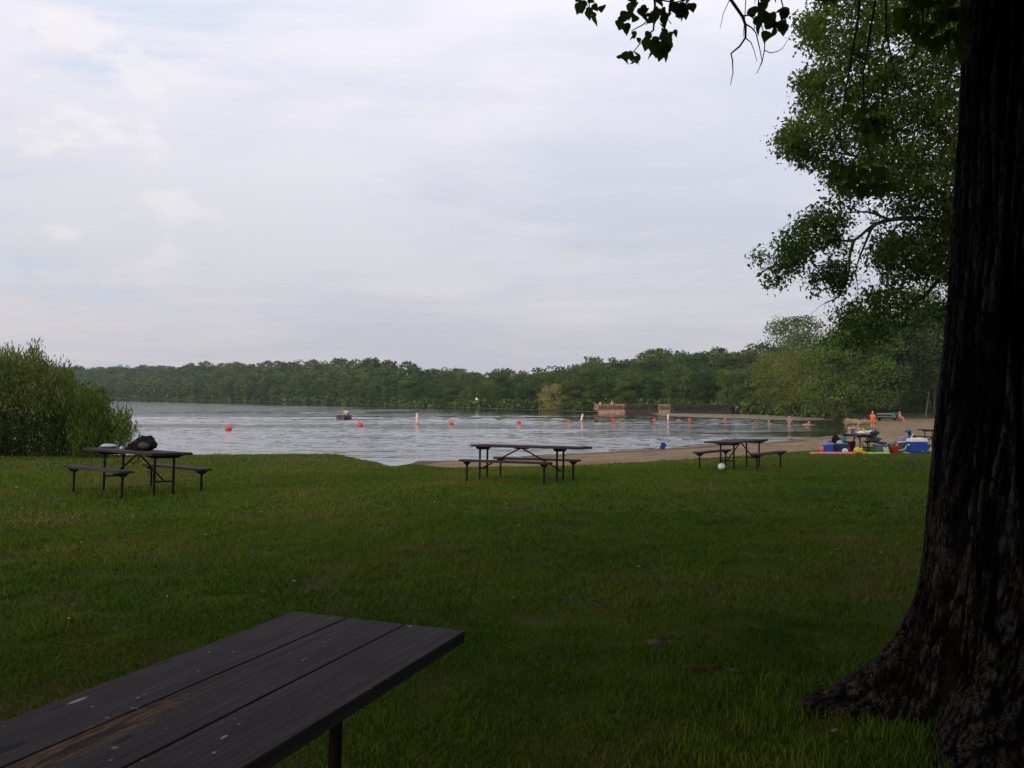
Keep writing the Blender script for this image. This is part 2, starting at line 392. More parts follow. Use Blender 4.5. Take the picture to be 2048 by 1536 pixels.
ii = np.arange(WX.size).reshape(WX.shape)
water = np_mesh('lake_water', np.stack([WX, WY, WZ], -1).reshape(-1, 3),
    np.stack([ii[:-1, :-1], ii[:-1, 1:], ii[1:, 1:], ii[1:, :-1]], -1).reshape(-1, 4), 4, mat('lake_water', m_water), None, True)
tag(water, kind='structure')

# ------------------------------------------------------------------ grass
def m_grass(t, b):
    at = N(t, 'ShaderNodeAttribute'); at.attribute_name = 'tint'
    geo = N(t, 'ShaderNodeNewGeometry'); pos = geo.outputs['Position']
    c = ramp(t, at.outputs['Fac'], [(0.0, (0.032, 0.076, 0.009)), (0.35, (0.068, 0.132, 0.012)), (0.62, (0.092, 0.146, 0.014)), (0.82, (0.118, 0.126, 0.024)), (1.0, (0.22, 0.165, 0.075))])
    L(t, c, b.inputs['Base Color']); b.inputs['Roughness'].default_value = 0.8; b.inputs['Specular IOR Level'].default_value = 0.02
M_GRASS = mat('grass_blade', m_grass)
def blades(xs, ys, hgt, wid, seg2=True, lean=0.5):
    n = len(xs); z, sd = dterr(xs, ys)
    az = RNG.uniform(0, 2*np.pi, n); fx = RNG.uniform(0, 2*np.pi, n)
    ln = np.abs(RNG.normal(0, lean, n))*hgt
    base = np.stack([xs, ys, z-0.006], -1)
    side = np.stack([np.cos(fx), np.sin(fx), 0*fx], -1)*(wid/2)[:, None]
    tip = base+np.stack([np.cos(az)*ln, np.sin(az)*ln, hgt], -1)
    patch = fbm(xs*0.45, ys*0.45, 4.2, 3)*0.33 + 0.12*pnoise(xs*3.1, ys*3.1, 1.3)
    tint = 0.44+patch+RNG.normal(0, 0.15, n)
    tint += 0.10*sstep(-1, -9, xs)+0.06*sstep(9, 18, ys)
    tint = np.clip(tint, 0, 1)
    if seg2:
        mid = base+np.stack([np.cos(az)*ln*0.35, np.sin(az)*ln*0.35, hgt*0.58], -1)
        V = np.stack([base-side, base+side, mid+side*0.75, mid-side*0.75, tip], 1).reshape(-1, 3)
        k = np.arange(n)[:, None]*5
        FA = np.concatenate([k+[0, 1, 2], k+[0, 2, 3], k+[3, 2, 4]], 1)
        return V, FA.reshape(-1, 3), np.repeat(tint, 5)
    V = np.stack([base-side, base+side, tip], 1).reshape(-1, 3)
    k = np.arange(n)[:, None]*3
    return V, (k+[0, 1, 2]).reshape(-1, 3), np.repeat(tint, 3)
parts = []
def scatter(n, r0, r1, hmu, hsig, w, seg2, half=0.72, cond=None):
    r = np.sqrt(RNG.uniform(r0*r0, r1*r1, n)); a = RNG.uniform(-half, half, n)*math.radians(50)
    a = RNG.uniform(-0.62, 0.62, n)
    xs, ys = r*np.sin(a), r*np.cos(a)
    # bare and worn spots
    bare = fbm(xs*0.9, ys*0.9, 11.0, 3); cl = fbm(xs*2.6, ys*2.6, 5.0, 2)
    g = poly_sd(GRASS_EDGE, xs, ys)+0.35*pnoise(xs*1.3, ys*1.3, 9)
    worn = np.exp(-(((xs-0.35)/0.55)**2+((ys-6.55)/0.12)**2))+np.exp(-(((xs-1.05)/0.5)**2+((ys-5.35)/0.16)**2))+np.exp(-(((xs-0.95)/0.3)**2+((ys-6.0)/0.09)**2))
    keep = (g < -0.05) & (bare > -0.85+RNG.normal(0, 0.12, n)) & (RNG.uniform(0, 1, n) > worn*0.92) & (np.hypot((xs-2.75), (ys-4.8)) > 0.6)
    xs, ys, cl = xs[keep], ys[keep], cl[keep]; m = len(xs)
    hh = np.clip(RNG.normal(hmu, hsig, m)*(1+0.75*np.clip(cl, -0.6, 1.0)), 0.012, 0.2)
    rr = np.hypot(xs, ys)
    parts.append(blades(xs, ys, hh, RNG.uniform(0.7, 1.3, m)*w, seg2, 0.95))
scatter(330000, 2.2, 7.0, 0.024, 0.010, 0.0038, True)
scatter(200000, 7.0, 13.0, 0.038, 0.013, 0.0085, False)
scatter(230000, 13.0, 24.0, 0.036, 0.012, 0.016, False)
scatter(150000, 24.0, 44.0, 0.036, 0.012, 0.030, False)
def weeds(n, cx, cy, sx, sy, h, w, cond=None):
    xs = RNG.normal(cx, sx, n); ys = RNG.normal(cy, sy, n)
    parts.append(blades(xs, ys, np.clip(RNG.normal(h, h*0.35, n), 0.02, h*2.2), RNG.uniform(0.7, 1.4, n)*w, True, 0.5))
# longer grass round the tree's foot and under it
for i in range(55):
    a = random.uniform(2.3, 5.2); q = random.uniform(0.75, 2.1)
    weeds(random.randint(60, 220), 2.75+q*math.cos(a), 4.8+q*math.sin(a)*0.9, 0.08, 0.07, random.uniform(0.035, 0.075), 0.004)
for i in range(30):
    weeds(random.randint(40, 140), random.uniform(-1.2, 2.0), random.uniform(2.9, 5.4), 0.06, 0.06, random.uniform(0.03, 0.055), 0.004)
# unmown fringe along the left bank
for i in range(260):
    x = random.uniform(-22, -5.6); yb = float(np.interp(x, [-40, -20, -12, -9, -7, -5], [31.2, 29.9, 29.3, 29.6, 30.5, 31.4]))
    weeds(26, x, yb+random.uniform(-0.25, 0.2), 0.12, 0.1, random.uniform(0.05, 0.20)*(1.5 if x < -9.5 else 1), 0.018)
V = np.concatenate([p[0] for p in parts]); T = np.concatenate([p[2] for p in parts])
off = 0; FF = []
for p in parts: FF.append(p[1]+off); off += len(p[0])
grass = np_mesh('grass', V, np.concatenate(FF), 3, M_GRASS, None, False, {'tint': ('POINT', T)})
tag(grass, kind='stuff')
# ------------------------------------------------------------------ foreground cottonwood
TX, TY = 2.825, 4.75
def m_bark(t, b):
    tcn = N(t, 'ShaderNodeTexCoord'); o = tcn.outputs['Object']
    at = N(t, 'ShaderNodeAttribute'); at.attribute_name = 'ridge'; rg = at.outputs['Fac']
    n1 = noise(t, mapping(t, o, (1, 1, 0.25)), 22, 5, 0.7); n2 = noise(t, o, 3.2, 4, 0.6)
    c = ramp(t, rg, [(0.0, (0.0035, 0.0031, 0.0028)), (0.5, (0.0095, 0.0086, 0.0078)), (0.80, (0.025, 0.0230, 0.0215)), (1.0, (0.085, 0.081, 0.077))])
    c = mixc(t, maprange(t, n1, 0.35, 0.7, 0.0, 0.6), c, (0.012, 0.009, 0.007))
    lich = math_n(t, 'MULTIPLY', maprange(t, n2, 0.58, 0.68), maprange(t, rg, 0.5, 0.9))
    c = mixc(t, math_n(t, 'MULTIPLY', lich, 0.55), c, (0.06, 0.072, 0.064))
    l1 = math_n(t, 'ABSOLUTE', math_n(t, 'SUBTRACT', noise(t, mapping(t, o, (1, 1, 0.13)), 30, 3, 0.6, 0.3), 0.5))
    l2 = math_n(t, 'ABSOLUTE', math_n(t, 'SUBTRACT', noise(t, mapping(t, o, (1, 1, 0.55)), 34, 3, 0.6, 0.3), 0.5))
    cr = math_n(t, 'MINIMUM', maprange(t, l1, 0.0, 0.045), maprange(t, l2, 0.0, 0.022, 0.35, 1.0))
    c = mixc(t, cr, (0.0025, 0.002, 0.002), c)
    chips = maprange(t, noise(t, mapping(t, o, (1, 1, 0.3)), 75, 4, 0.7), 0.60, 0.68)
    c = mixc(t, math_n(t, 'MULTIPLY', math_n(t, 'MULTIPLY', chips, cr), maprange(t, rg, 0.5, 0.9, 0, 0.75)), c, (0.085, 0.080, 0.074))
    L(t, c, b.inputs['Base Color']); b.inputs['Roughness'].default_value = 0.95; b.inputs['Specular IOR Level'].default_value = 0.03
    bp = N(t, 'ShaderNodeBump'); bp.inputs['Distance'].default_value = 0.022; bp.inputs['Strength'].default_value = 1.0
    L(t, math_n(t, 'ADD', math_n(t, 'MULTIPLY', cr, 0.7), noise(t, mapping(t, o, (1, 1, 0.35)), 60, 6, 0.8)), bp.inputs['Height']); L(t, bp.outputs[0], b.inputs['Normal'])
M_BARK = mat('furrowed_bark', m_bark)
def m_barkfar(t, b):
    tcn = N(t, 'ShaderNodeTexCoord'); o = tcn.outputs['Object']
    c = ramp(t, noise(t, mapping(t, o, (1, 1, 0.2)), 9, 5, 0.7), [(0.3, (0.022, 0.017, 0.013)), (0.6, (0.065, 0.052, 0.042)), (0.8, (0.10, 0.085, 0.07))])
    L(t, c, b.inputs['Base Color']); b.inputs['Roughness'].default_value = 0.9; b.inputs['Specular IOR Level'].default_value = 0.1
M_BARK2 = mat('limb_bark', m_barkfar)
def foliage_mat(name, stops, translucent=0.25, rnd=0.0, attr='tint'):
    m = bpy.data.materials.new(name); m.use_nodes = True; t = m.node_tree; b = t.nodes['Principled BSDF']
    at = N(t, 'ShaderNodeAttribute'); at.attribute_name = attr; f = at.outputs['Fac']
    if rnd:
        oi = N(t, 'ShaderNodeObjectInfo')
        f = math_n(t, 'ADD', math_n(t, 'MULTIPLY', f, 1-rnd), math_n(t, 'MULTIPLY', oi.outputs['Random'], rnd))
    c = ramp(t, f, stops); L(t, c, b.inputs['Base Color'])
    b.inputs['Roughness'].default_value = 0.7; b.inputs['Specular IOR Level'].default_value = 0.05
    if translucent:
        tr = N(t, 'ShaderNodeBsdfTranslucent'); L(t, mixc(t, 1.0, c, (0.9, 1.0, 0.45), 'MULTIPLY'), tr.inputs[0])
        mx = N(t, 'ShaderNodeMixShader'); mx.inputs[0].default_value = translucent
        L(t, b.outputs[0], mx.inputs[1]); L(t, tr.outputs[0], mx.inputs[2]); L(t, mx.outputs[0], t.nodes['Material Output'].inputs[0])
    return m
M_LEAF = foliage_mat('cottonwood_leaf', [(0.0, (0.045, 0.075, 0.016)), (0.5, (0.075, 0.110, 0.024)), (1.0, (0.11, 0.14, 0.035))], 0.5)
cw = empty('cottonwood_tree', (TX, TY, gz(TX, TY)))
tag(cw, 'huge dark tree with deeply furrowed bark and flaring roots filling the right edge', 'tree')
tz0 = cw.location.z
# trunk: rings of an uneven, root-flared column with furrows pressed in
def trunk_mesh():
    nth = 620; zs = np.concatenate([np.linspace(-0.12, 0.9, 210), np.linspace(0.905, 4.4, 430)[1:], np.linspace(4.45, 7.5, 40)])
    th = np.linspace(0, 2*np.pi, nth, endpoint=False); TH, Z = np.meshgrid(th, zs)
    r0 = 0.475-0.018*np.clip(Z-1.5, 0, 9)
    def lobe(a, amp, w, h, p=1.0):
        d = (TH-a+np.pi) % (2*np.pi)-np.pi
        return amp*np.exp(-(d/w)**2)*np.exp(-(np.clip(Z+0.02, 0, 9)/h)**p)
    ex = lobe(R(182), 0.74, 0.17, 0.22)+lobe(R(188), 0.22, 0.55, 0.72)+lobe(R(228), 0.62, 0.24, 0.24)+lobe(R(236), 0.24, 0.5, 0.7)
    ex = ex+lobe(R(275), 0.45, 0.25, 0.28)+lobe(R(320), 0.5, 0.3, 0.3)+lobe(R(20), 0.5, 0.3, 0.3)+lobe(R(85), 0.45, 0.3, 0.3)+lobe(R(140), 0.32, 0.22, 0.3)
    ex = ex+0.10*np.exp(-np.clip(Z, 0, 9)/1.5)
    r = r0+ex
    r = r*(1+0.035*pnoise(np.cos(TH)*1.3, np.sin(TH)*1.3, Z*0.8)+0.018*pnoise(np.cos(TH)*4, np.sin(TH)*4, Z*1.3))
    # furrows: long zero-crossing network of a stretched noise
    q = 1.0+0.35*np.clip(r/0.55-1, 0, 1.5)
    wx = 0.16*pnoise(np.cos(TH)*3, np.sin(TH)*3, Z*1.1); 
    cx, cy = np.cos(TH+wx)*q, np.sin(TH+wx)*q
    n1 = pnoise(cx*8.5, cy*8.5, Z*0.6+1.2); n2 = pnoise(cx*17+3, cy*17, Z*1.5); n3 = pnoise(cx*34, cy*34, Z*7.0)
    n4 = pnoise(cx*9+5, cy*9, Z*9.0); crack = np.minimum(np.abs(n4)*6+0.62, 1.0)
    f = np.minimum(np.abs(n1)*5.0, 1.0)*0.58+np.minimum(np.abs(n2)*4.2, 1.0)*0.42*crack
    f = np.clip(f, 0, 1)
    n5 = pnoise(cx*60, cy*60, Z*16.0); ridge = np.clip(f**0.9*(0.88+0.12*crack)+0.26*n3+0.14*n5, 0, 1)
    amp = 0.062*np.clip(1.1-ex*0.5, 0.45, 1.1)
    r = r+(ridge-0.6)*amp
    zz_ = Z.copy()
    # lean: the column tips slightly to the left as it rises
    X = r*np.cos(TH)+0.035*Z; Y = r*np.sin(TH)+0.01*Z
    # roots settle into the ground
    V = np.stack([X, Y, zz_], -1).reshape(-1, 3)
    n_ = len(zs); idx = np.arange(n_*nth).reshape(n_, nth)
    FA = np.stack([idx[:-1], np.roll(idx[:-1], -1, 1), np.roll(idx[1:], -1, 1), idx[1:]], -1).reshape(-1, 4)
    return V, FA, ridge.ravel()
V, FA, rg = trunk_mesh()
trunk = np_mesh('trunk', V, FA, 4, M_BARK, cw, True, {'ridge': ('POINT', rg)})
LEAFSHAPE = np.array([(0, 0), (0.30, 0.02), (0.50, 0.22), (0.42, 0.52), (0.20, 0.80), (0, 1.08), (-0.20, 0.80), (-0.42, 0.52), (-0.50, 0.22), (-0.30, 0.02)])
def leaf_cloud(pts, size, down=0.7, tintbase=0.5, shape=LEAFSHAPE):
    """pts (n,3); size (n,). each leaf a pointed polygon hanging tip-down"""
    n = len(pts); ax = RNG.normal(0, 1, (n, 3)); 
    tipd = RNG.normal(0, 0.55, (n, 3)); tipd[:, 2] -= down*1.6; tipd /= np.linalg.norm(tipd, axis=1)[:, None]
    side = np.cross(tipd, ax); side /= np.linalg.norm(side, axis=1)[:, None]
    nrm = np.cross(side, tipd)
    k = len(shape)
    curl = (shape[:, 0]**2)*0.5
    V = pts[:, None, :]+(side[:, None, :]*shape[None, :, 0:1]+tipd[:, None, :]*shape[None, :, 1:2]+nrm[:, None, :]*curl[None, :, None])*size[:, None, None]
    F_ = (np.arange(n)[:, None]*k+np.arange(k)[None]).reshape(-1)
    tint = np.clip(tintbase+RNG.normal(0, 0.22, n), 0, 1)
    return V.reshape(-1, 3), F_, k, np.repeat(tint, k)
def poly_fill(poly, n, y0, y1, rng=RNG, dens=None):
    """random points whose projection falls in the outline, spread over a depth range: the crown's own volume"""
    poly = np.array(poly, float); out = []; mn, mx = poly.min(0), poly.max(0)
    while len(out) < n:
        q = rng.uniform(mn, mx, (n*3, 2)); ins = poly_sd([tuple(p) for p in poly], q[:, 0], q[:, 1]) < 0
        q = q[ins]; Y = rng.uniform(y0, y1, len(q))
        w = np.stack([(q[:, 0]-1024)/F*Y, Y, H-(q[:, 1]-HOR)/F*Y], -1)
        out += list(w)
    return np.array(out[:n])
# overhanging crown
Ml = MB(); base = Vector((TX, TY, tz0))
limb_paths = [
 [(0, 0.05, 4.6), (-0.9, -0.2, 4.95), (-2.2, -0.7, 5.15), (-3.8, -1.4, 5.5), (-5.6, -2.0, 6.2)],
 [(-0.1, 0, 5.4), (-0.9, 1.2, 6.2), (-2.2, 2.6, 7.0), (-3.6, 3.8, 7.8)],
 [(0, 0, 5.9), (1.0, -1.2, 6.8), (2.6, -2.6, 7.8)],
 [(0, 0.1, 5.6), (1.3, 0.9, 6.6), (3.2, 2.0, 7.6)],
 [(-0.05, -0.1, 5.2), (-0.6, -1.6, 6.0), (-1.8, -3.6, 7.0), (-3.2, -5.6, 7.8)],
 [(-0.3, 0.0, 6.8), (-0.5, 0.1, 8.5), (-0.6, -0.2, 10.5)]]
for i, lp in enumerate(limb_paths):
    n = len(lp); m_ = MB(); m_.tube(lp, [0.19*(1-0.82*j/(n-1)) for j in range(n)], 12)
    m_.build('limb', M_BARK2, cw, True)
# drooping twigs seen against the sky (traced as they hang, 4-4.6 m away) and their feeder branch
tw = MB()
def Q(px, py, Y): return P(px, py, Y)-base
def twig(pts, Y, r0, r1, Yend=None):
    n = len(pts); Ye = Y if Yend is None else Yend
    tw.tube([Q(p[0], p[1], Y+(Ye-Y)*i/(n-1)) for i, p in enumerate(pts)], [r0+(r1-r0)*i/(n-1) for i in range(n)], 6)
twig([(1400, -330), (1440, -120), (1462, 0), (1485, 33), (1491, 50), (1491, 75), (1480, 92), (1462, 107), (1465, 120), (1466, 145), (1461, 170)], 4.35, 0.010, 0.0016)
twig([(1485, 32), (1500, 30), (1510, 32), (1520, 40)], 4.35, 0.004, 0.002)
twig([(1491, 48), (1503, 55), (1512, 66), (1520, 100), (1524, 122), (1515, 145)], 4.35, 0.004, 0.0014)
twig([(1490, 75), (1502, 85), (1508, 100), (1514, 123)], 4.35, 0.003, 0.0012)
twig([(1530, 76), (1529, 100), (1540, 106), (1555, 103), (1566, 96), (1580, 72)], 4.3, 0.003, 0.0012)
twig([(1529, 100), (1524, 125), (1513, 148)], 4.3, 0.003, 0.0012)
twig([(1462, -60), (1459, 0), (1447, 26), (1440, 57)], 4.4, 0.003, 0.0012)
twig([(1510, -200), (1520, -60), (1516, 20), (1530, 78)], 4.3, 0.006, 0.002)
twig([(1493, -30), (1490, 30), (1486, 75)], 4.3, 0.003, 0.0012)
twig([(1540, -100), (1556, -20), (1566, 12), (1560, 30)], 4.3, 0.005, 0.002)
twig([(1330, -330), (1300, -100), (1310, 10), (1307, 60), (1290, 75), (1262, 110)], 4.4, 0.009, 0.002)
twig([(1330, -330), (1345, -60), (1340, 20), (1325, 70), (1335, 110)], 4.4, 0.008, 0.002)
twig([(1310, 30), (1285, 50), (1262, 62)], 4.4, 0.004, 0.002)
twig([(1200, -330), (1175, -100), (1178, 0), (1180, 35)], 4.4, 0.007, 0.002)
twig([(1320, 0), (1350, 5), (1385, -5), (1400, -20)], 4.4, 0.004, 0.002)
for px, py0, py1, Y in ((1700, -300, 360, 4.9), (1745, -300, 370, 5.0), (1830, -300, 120, 4.6), (1890, -250, 60, 4.5), (1790, -300, 250, 5.1), (1640, -300, -20, 4.6)):
    pts = [(px+60*math.cos(i*1.1+px)*0.35, py0+(py1-py0)*i/6) for i in range(7)]
    twig(pts, Y, 0.010, 0.002)
tw.tube([Vector((-0.3, -0.1, 4.5)), Vector((-0.9, -0.35, 5.0)), Q(1640, -300, 4.6), Q(1520, -250, 4.45), Q(1330, -330, 4.4), Q(1200, -330, 4.4)], [0.05, 0.04, 0.03, 0.022, 0.016, 0.007], 10)
tw.tube([Vector((-0.3, 0.1, 4.6)), Q(1890, -250, 4.5), Q(1790, -300, 5.1), Q(1700, -300, 4.9)], [0.05, 0.03, 0.022, 0.01], 10)
tw.build('twig', M_BARK2, cw, True)
fl = []
def spray(pts, n, Y, size, dn=0.8):
    n = int(n*1.55); p = poly_fill(pts, n, Y-0.16, Y+0.16)-np.array(base)
    fl.append(leaf_cloud(p, RNG.uniform(size*0.7, size*1.2, n), dn, 0.42))
spray([(1240, -30), (1392, -40), (1388, 18), (1360, 30), (1340, 70), (1350, 95), (1322, 100), (1295, 92), (1300, 45), (1270, 40), (1245, 48), (1255, 20), (1262, 4)], 50, 4.4, 0.055)
spray([(1318, 55), (1352, 60), (1340, 105), (1325, 112)], 10, 4.4, 0.052)
spray([(1238, 28), (1262, 40), (1258, 55), (1244, 50)], 4, 4.4, 0.05)
spray([(1153, -20), (1206, -30), (1205, 12), (1158, 25)], 9, 4.4, 0.052)
spray([(1170, 20), (1195, 20), (1190, 36), (1172, 36)], 2, 4.4, 0.055)
spray([(1233, 102), (1282, 108), (1280, 120), (1234, 118)], 6, 4.4, 0.052)
spray([(1262, 60), (1282, 64), (1278, 84), (1262, 82)], 3, 4.4, 0.03)
spray([(1350, 0), (1392, 0), (1376, 25), (1352, 18)], 7, 4.4, 0.055)
spray([(1503, 5), (1528, 15), (1530, 45), (1506, 50)], 8, 4.3, 0.06)
spray([(1555, 10), (1576, 15), (1568, 50), (1530, 72), (1532, 45), (1553, 35)], 9, 4.3, 0.055)
spray([(1505, -30), (1550, -30), (1546, 6), (1510, 6)], 7, 4.3, 0.05)
spray([(1535, 22), (1545, 22), (1543, 36), (1536, 36)], 2, 4.3, 0.045)
spray([(1655, 320), (1780, 335), (1800, 385), (1700, 385), (1660, 350)], 46, 4.95, 0.06)
spray([(1690, 190), (1760, 200), (1770, 290), (1720, 300)], 26, 5.0, 0.06)
spray([(1780, -50), (1935, -50), (1935, 110), (1850, 90), (1800, 40)], 85, 4.6, 0.065)
spray([(1600, -60), (1700, -60), (1690, -10), (1610, -5)], 20, 4.6, 0.06)
# the rest of the crown, above and behind the eye
nb = 0; cps = []
for lp in limb_paths:
    for j in range(1, len(lp)):
        for _ in range(7):
            t_ = random.random(); c = Vector(lp[j-1]).lerp(Vector(lp[j]), t_)+Vector((random.gauss(0, 1.2), random.gauss(0, 1.2), random.gauss(0.9, 0.7)))
            cps.append(c)
for _ in range(170):
    a = random.uniform(0, 6.283); q = 6.6*math.sqrt(random.random()); cps.append(Vector((-1.2+q*math.cos(a), -1.2+q*math.sin(a), random.uniform(6.2, 10.5)-0.12*q)))
for _ in range(95):  # unseen leaf clumps added overhead to deepen the foreground shade
    yy = random.uniform(0.3, 7.5); cps.append(Vector((random.uniform(-2.5, 8)-TX, yy-TY, 1.66-tz0+0.56*yy+random.uniform(0.9, 2.6))))
arr = []
for c in cps:
    if c.y+TY > 0.2:      # keep the clumps above the frame where the photo shows open sky
        c.z = max(c.z, 1.66-tz0+0.56*(c.y+TY)+0.75)
    arr.append(np.array(c)+RNG.normal(0, 0.55, (110, 3))*np.array([1, 1, 0.6]))
arr = np.concatenate(arr); keep = arr[:, 2]+tz0 > 1.66+0.50*np.maximum(arr[:, 1]+TY, 0)+0.15
arr = arr[keep]; fl.append(leaf_cloud(arr, RNG.uniform(0.10, 0.20, len(arr)), 0.4, 0.5))
V = np.concatenate([f[0] for f in fl]); T = np.concatenate([f[3] for f in fl]); 
np_mesh('foliage', V, np.arange(len(V)), 10, M_LEAF, cw, False, {'tint': ('POINT', T)})
print('crown leaves', len(arr))

# ------------------------------------------------------------------ unseen trees added round the near table to shade lawn and trunk
M_SHADE = foliage_mat('shade_leaf', [(0.0, (0.026, 0.045, 0.012)), (0.5, (0.045, 0.072, 0.018)), (1.0, (0.075, 0.10, 0.03))], 0.15)
for i, (sx, sy, sr, z0, z1) in enumerate([(3.6, -1.8, 4.6, 4.0, 13), (-3.2, -3.4, 4.2, 4.0, 12), (-5.0, -7.5, 4.6, 2.0, 13), (3.5, -8.0, 5.0, 3.0, 14), (10.5, -3.0, 5.0, 2.2, 14), (-13, -9, 5.0, 3, 13), (9.5, 6.5, 4.2, 2.2, 12)]):
    o = empty('unseen_shade_tree', (sx, sy, gz(sx, sy))); tag(o, 'unseen leafy tree added round the near picnic table to shade the foreground', 'tree', 'unseen trees added to shade the foreground')
    m_ = MB(); m_.tube([(0, 0, -0.2), (0.1, 0, 3), (0.0, 0.2, 6), (0.2, 0, z1-2)], [0.34, 0.27, 0.2, 0.05], 12)
    for k in range(6):
        a = k*1.05+i; m_.tube([(0, 0, 2.6+0.6*k), (sr*0.35*math.cos(a), sr*0.35*math.sin(a), 4+0.8*k), (sr*0.75*math.cos(a), sr*0.75*math.sin(a), 5+0.9*k)], [0.13, 0.08, 0.03], 7)
    m_.build('trunk', M_BARK2, o, True)
    n = 5200; u = RNG.normal(0, 1, (n, 3)); u /= np.linalg.norm(u, axis=1)[:, None]; q = u*RNG.uniform(0.35, 1.0, (n, 1))**0.5
    p = q*np.array([sr, sr, (z1-z0)/2])+np.array([0, 0, (z0+z1)/2]); p += 0.5*np.stack([pnoise(p[:, 0], p[:, 1], p[:, 2]+k*9) for k in range(3)], -1)
    V, F_, k, T = leaf_cloud(p, RNG.uniform(0.22, 0.40, n), 0.4, 0.5); np_mesh('crown', V, F_, k, M_SHADE, o, False, {'tint': ('POINT', T)})

# ------------------------------------------------------------------ ash tree behind the trunk (about 22 m away)
M_ASH = foliage_mat('ash_leaf', [(0.0, (0.026, 0.054, 0.010)), (0.45, (0.052, 0.096, 0.016)), (0.75, (0.088, 0.134, 0.026)), (1.0, (0.135, 0.17, 0.045))], 0.38)
AX, AY = XY(2010, 22.5)
ash = empty('ash_tree', (AX, AY, gz(AX, AY)))
tag(ash, 'leafy green tree whose drooping branches spread over the beach, behind the huge furrowed trunk', 'tree')
ab = np.array(ash.location)
def A_(px, py, Y=22.5): return P(px, py, Y)-Vector(ash.location)
tm = MB(); tm.tube([(0, 0, -0.1), (0.02, 0, 1.2), A_(2000, 560), A_(1990, 400), A_(1980, 200), A_(1975, -50), A_(1990, -300)], [0.36, 0.30, 0.27, 0.24, 0.20, 0.13, 0.05], 14); tm.build('trunk', M_BARK2, ash, True)
twigs_w = []
def limb(pts, r0, r1, Ys=None, sub=0, name='limb'):
    """smooth polyline through pts"""
    n = len(pts); Ys = Ys or (22.5, 22.0)
    cp = [A_(p[0], p[1], Ys[0]+(Ys[1]-Ys[0])*i/(n-1)) for i, p in enumerate(pts)]
    sm = []
    for i in range(n-1):
        a, b_, c, d = cp[max(i-1, 0)], cp[i], cp[i+1], cp[min(i+2, n-1)]
        for k in range(5):
            t_ = k/5; sm.append(0.5*((2*b_)+(c-a)*t_+(2*a-5*b_+4*c-d)*t_*t_+(3*b_-a-3*c+d)*t_**3))
    sm.append(cp[-1]); m_ = MB(); k = len(sm)
    m_.tube(sm, [r0+(r1-r0)*(i/(k-1))**0.8 for i in range(k)], 8)
    for i in range(3, k, 2):     # side twigs
        for _ in range(sub):
            d = Vector((random.gauss(0, 1), random.gauss(0, 1), random.gauss(-0.35, 0.8))).normalized()*random.uniform(0.25, 0.7)
            q = sm[i]; m_.tube([q, q+d*0.5+Vector((0, 0, 0.05)), q+d], [0.010, 0.006, 0.003], 4)
    m_.build(name, M_BARK2, ash, True); twigs_w.extend(sm)
limb([(1985, 470), (1900, 445), (1822, 437), (1780, 440), (1745, 452), (1708, 480), (1672, 482), (1630, 505), (1580, 530)], 0.085, 0.008, (22.5, 21.2), 2)
limb([(1708, 480), (1700, 510), (1697, 545), (1680, 590), (1650, 605)], 0.045, 0.008, (21.6, 21.2), 2)
limb([(1745, 452), (1725, 500), (1712, 540), (1715, 570)], 0.04, 0.008, (21.8, 22.2), 2)
limb([(1672, 482), (1650, 460), (1620, 440), (1590, 450)], 0.035, 0.006, (21.4, 21), 1)
limb([(1780, 440), (1740, 425), (1700, 425), (1660, 430)], 0.04, 0.006, (22, 21), 2)
limb([(1990, 520), (1920, 540), (1885, 552), (1850, 590), (1800, 628), (1760, 640)], 0.10, 0.012, (22.5, 22), 2)
limb([(1990, 400), (1930, 310), (1880, 260), (1850, 215), (1800, 160), (1720, 110), (1650, 80)], 0.13, 0.014, (22.5, 21), 1)
limb([(1985, 330), (1900, 330), (1800, 330), (1700, 310), (1600, 290)], 0.10, 0.010, (22.5, 22), 1)
limb([(1985, 400), (1900, 390), (1820, 350), (1780, 250), (1700, 200), (1640, 190)], 0.10, 0.010, (22.6, 24), 1)
limb([(1980, 200), (1900, 90), (1850, 0), (1800, -120)], 0.11, 0.02, (22.5, 23), 0)
limb([(1980, 200), (2080, 80), (2150, -60), (2200, -200)], 0.11, 0.02, (22.5, 22), 0)
limb([(1990, 420), (2100, 330), (2200, 240), (2260, 100)], 0.11, 0.02, (22.5, 22), 0)
LEAFLET = np.array([(0, 0), (0.28, 0.35), (0.0, 1.0), (-0.28, 0.35)])
ash_l = []
def ash_fill(poly, nclump, Y0, Y1, per=30, spread=0.17, size=0.10):
    c = poly_fill(poly, nclump, Y0, Y1)
    nz = pnoise(c[:, 0]*0.9, c[:, 1]*0.9, c[:, 2]*0.9); c = c[nz > -0.28]
    n = len(c)*per; p = np.repeat(c, per, 0)+RNG.normal(0, spread, (n, 3))*np.array([1, 1, 0.65])
    tb = np.repeat(0.45+0.3*nz[nz > -0.28]+RNG.normal(0, 0.12, len(c)), per)
    V, F_, k, T = leaf_cloud(p-ab, np.clip(RNG.lognormal(0, 0.32, n), 0.5, 1.9)*size*0.9, 0.25, tb, LEAFLET)
    ash_l.append((V, T))
P1 = [(1605, 60), (1635, 20), (1650, -20), (1960, -20), (1960, 440), (1870, 415), (1800, 425), (1740, 395), (1690, 400), (1655, 365), (1625, 340), (1570, 298), (1560, 285), (1585, 250), (1598, 215), (1615, 185), (1628, 150), (1640, 120), (1620, 85)]
P1b = [(1548, 290), (1590, 245), (1600, 255), (1620, 330), (1590, 315)]
P1c = [(1598, 40), (1640, 20), (1640, 90), (1612, 80)]
P1d = [(1598, 155), (1635, 140), (1640, 190), (1605, 190)]
P2 = [(1512, 515), (1530, 490), (1565, 465), (1600, 440), (1650, 400), (1690, 395), (1700, 440), (1690, 468), (1650, 490), (1610, 512), (1590, 545), (1550, 570), (1528, 570)]
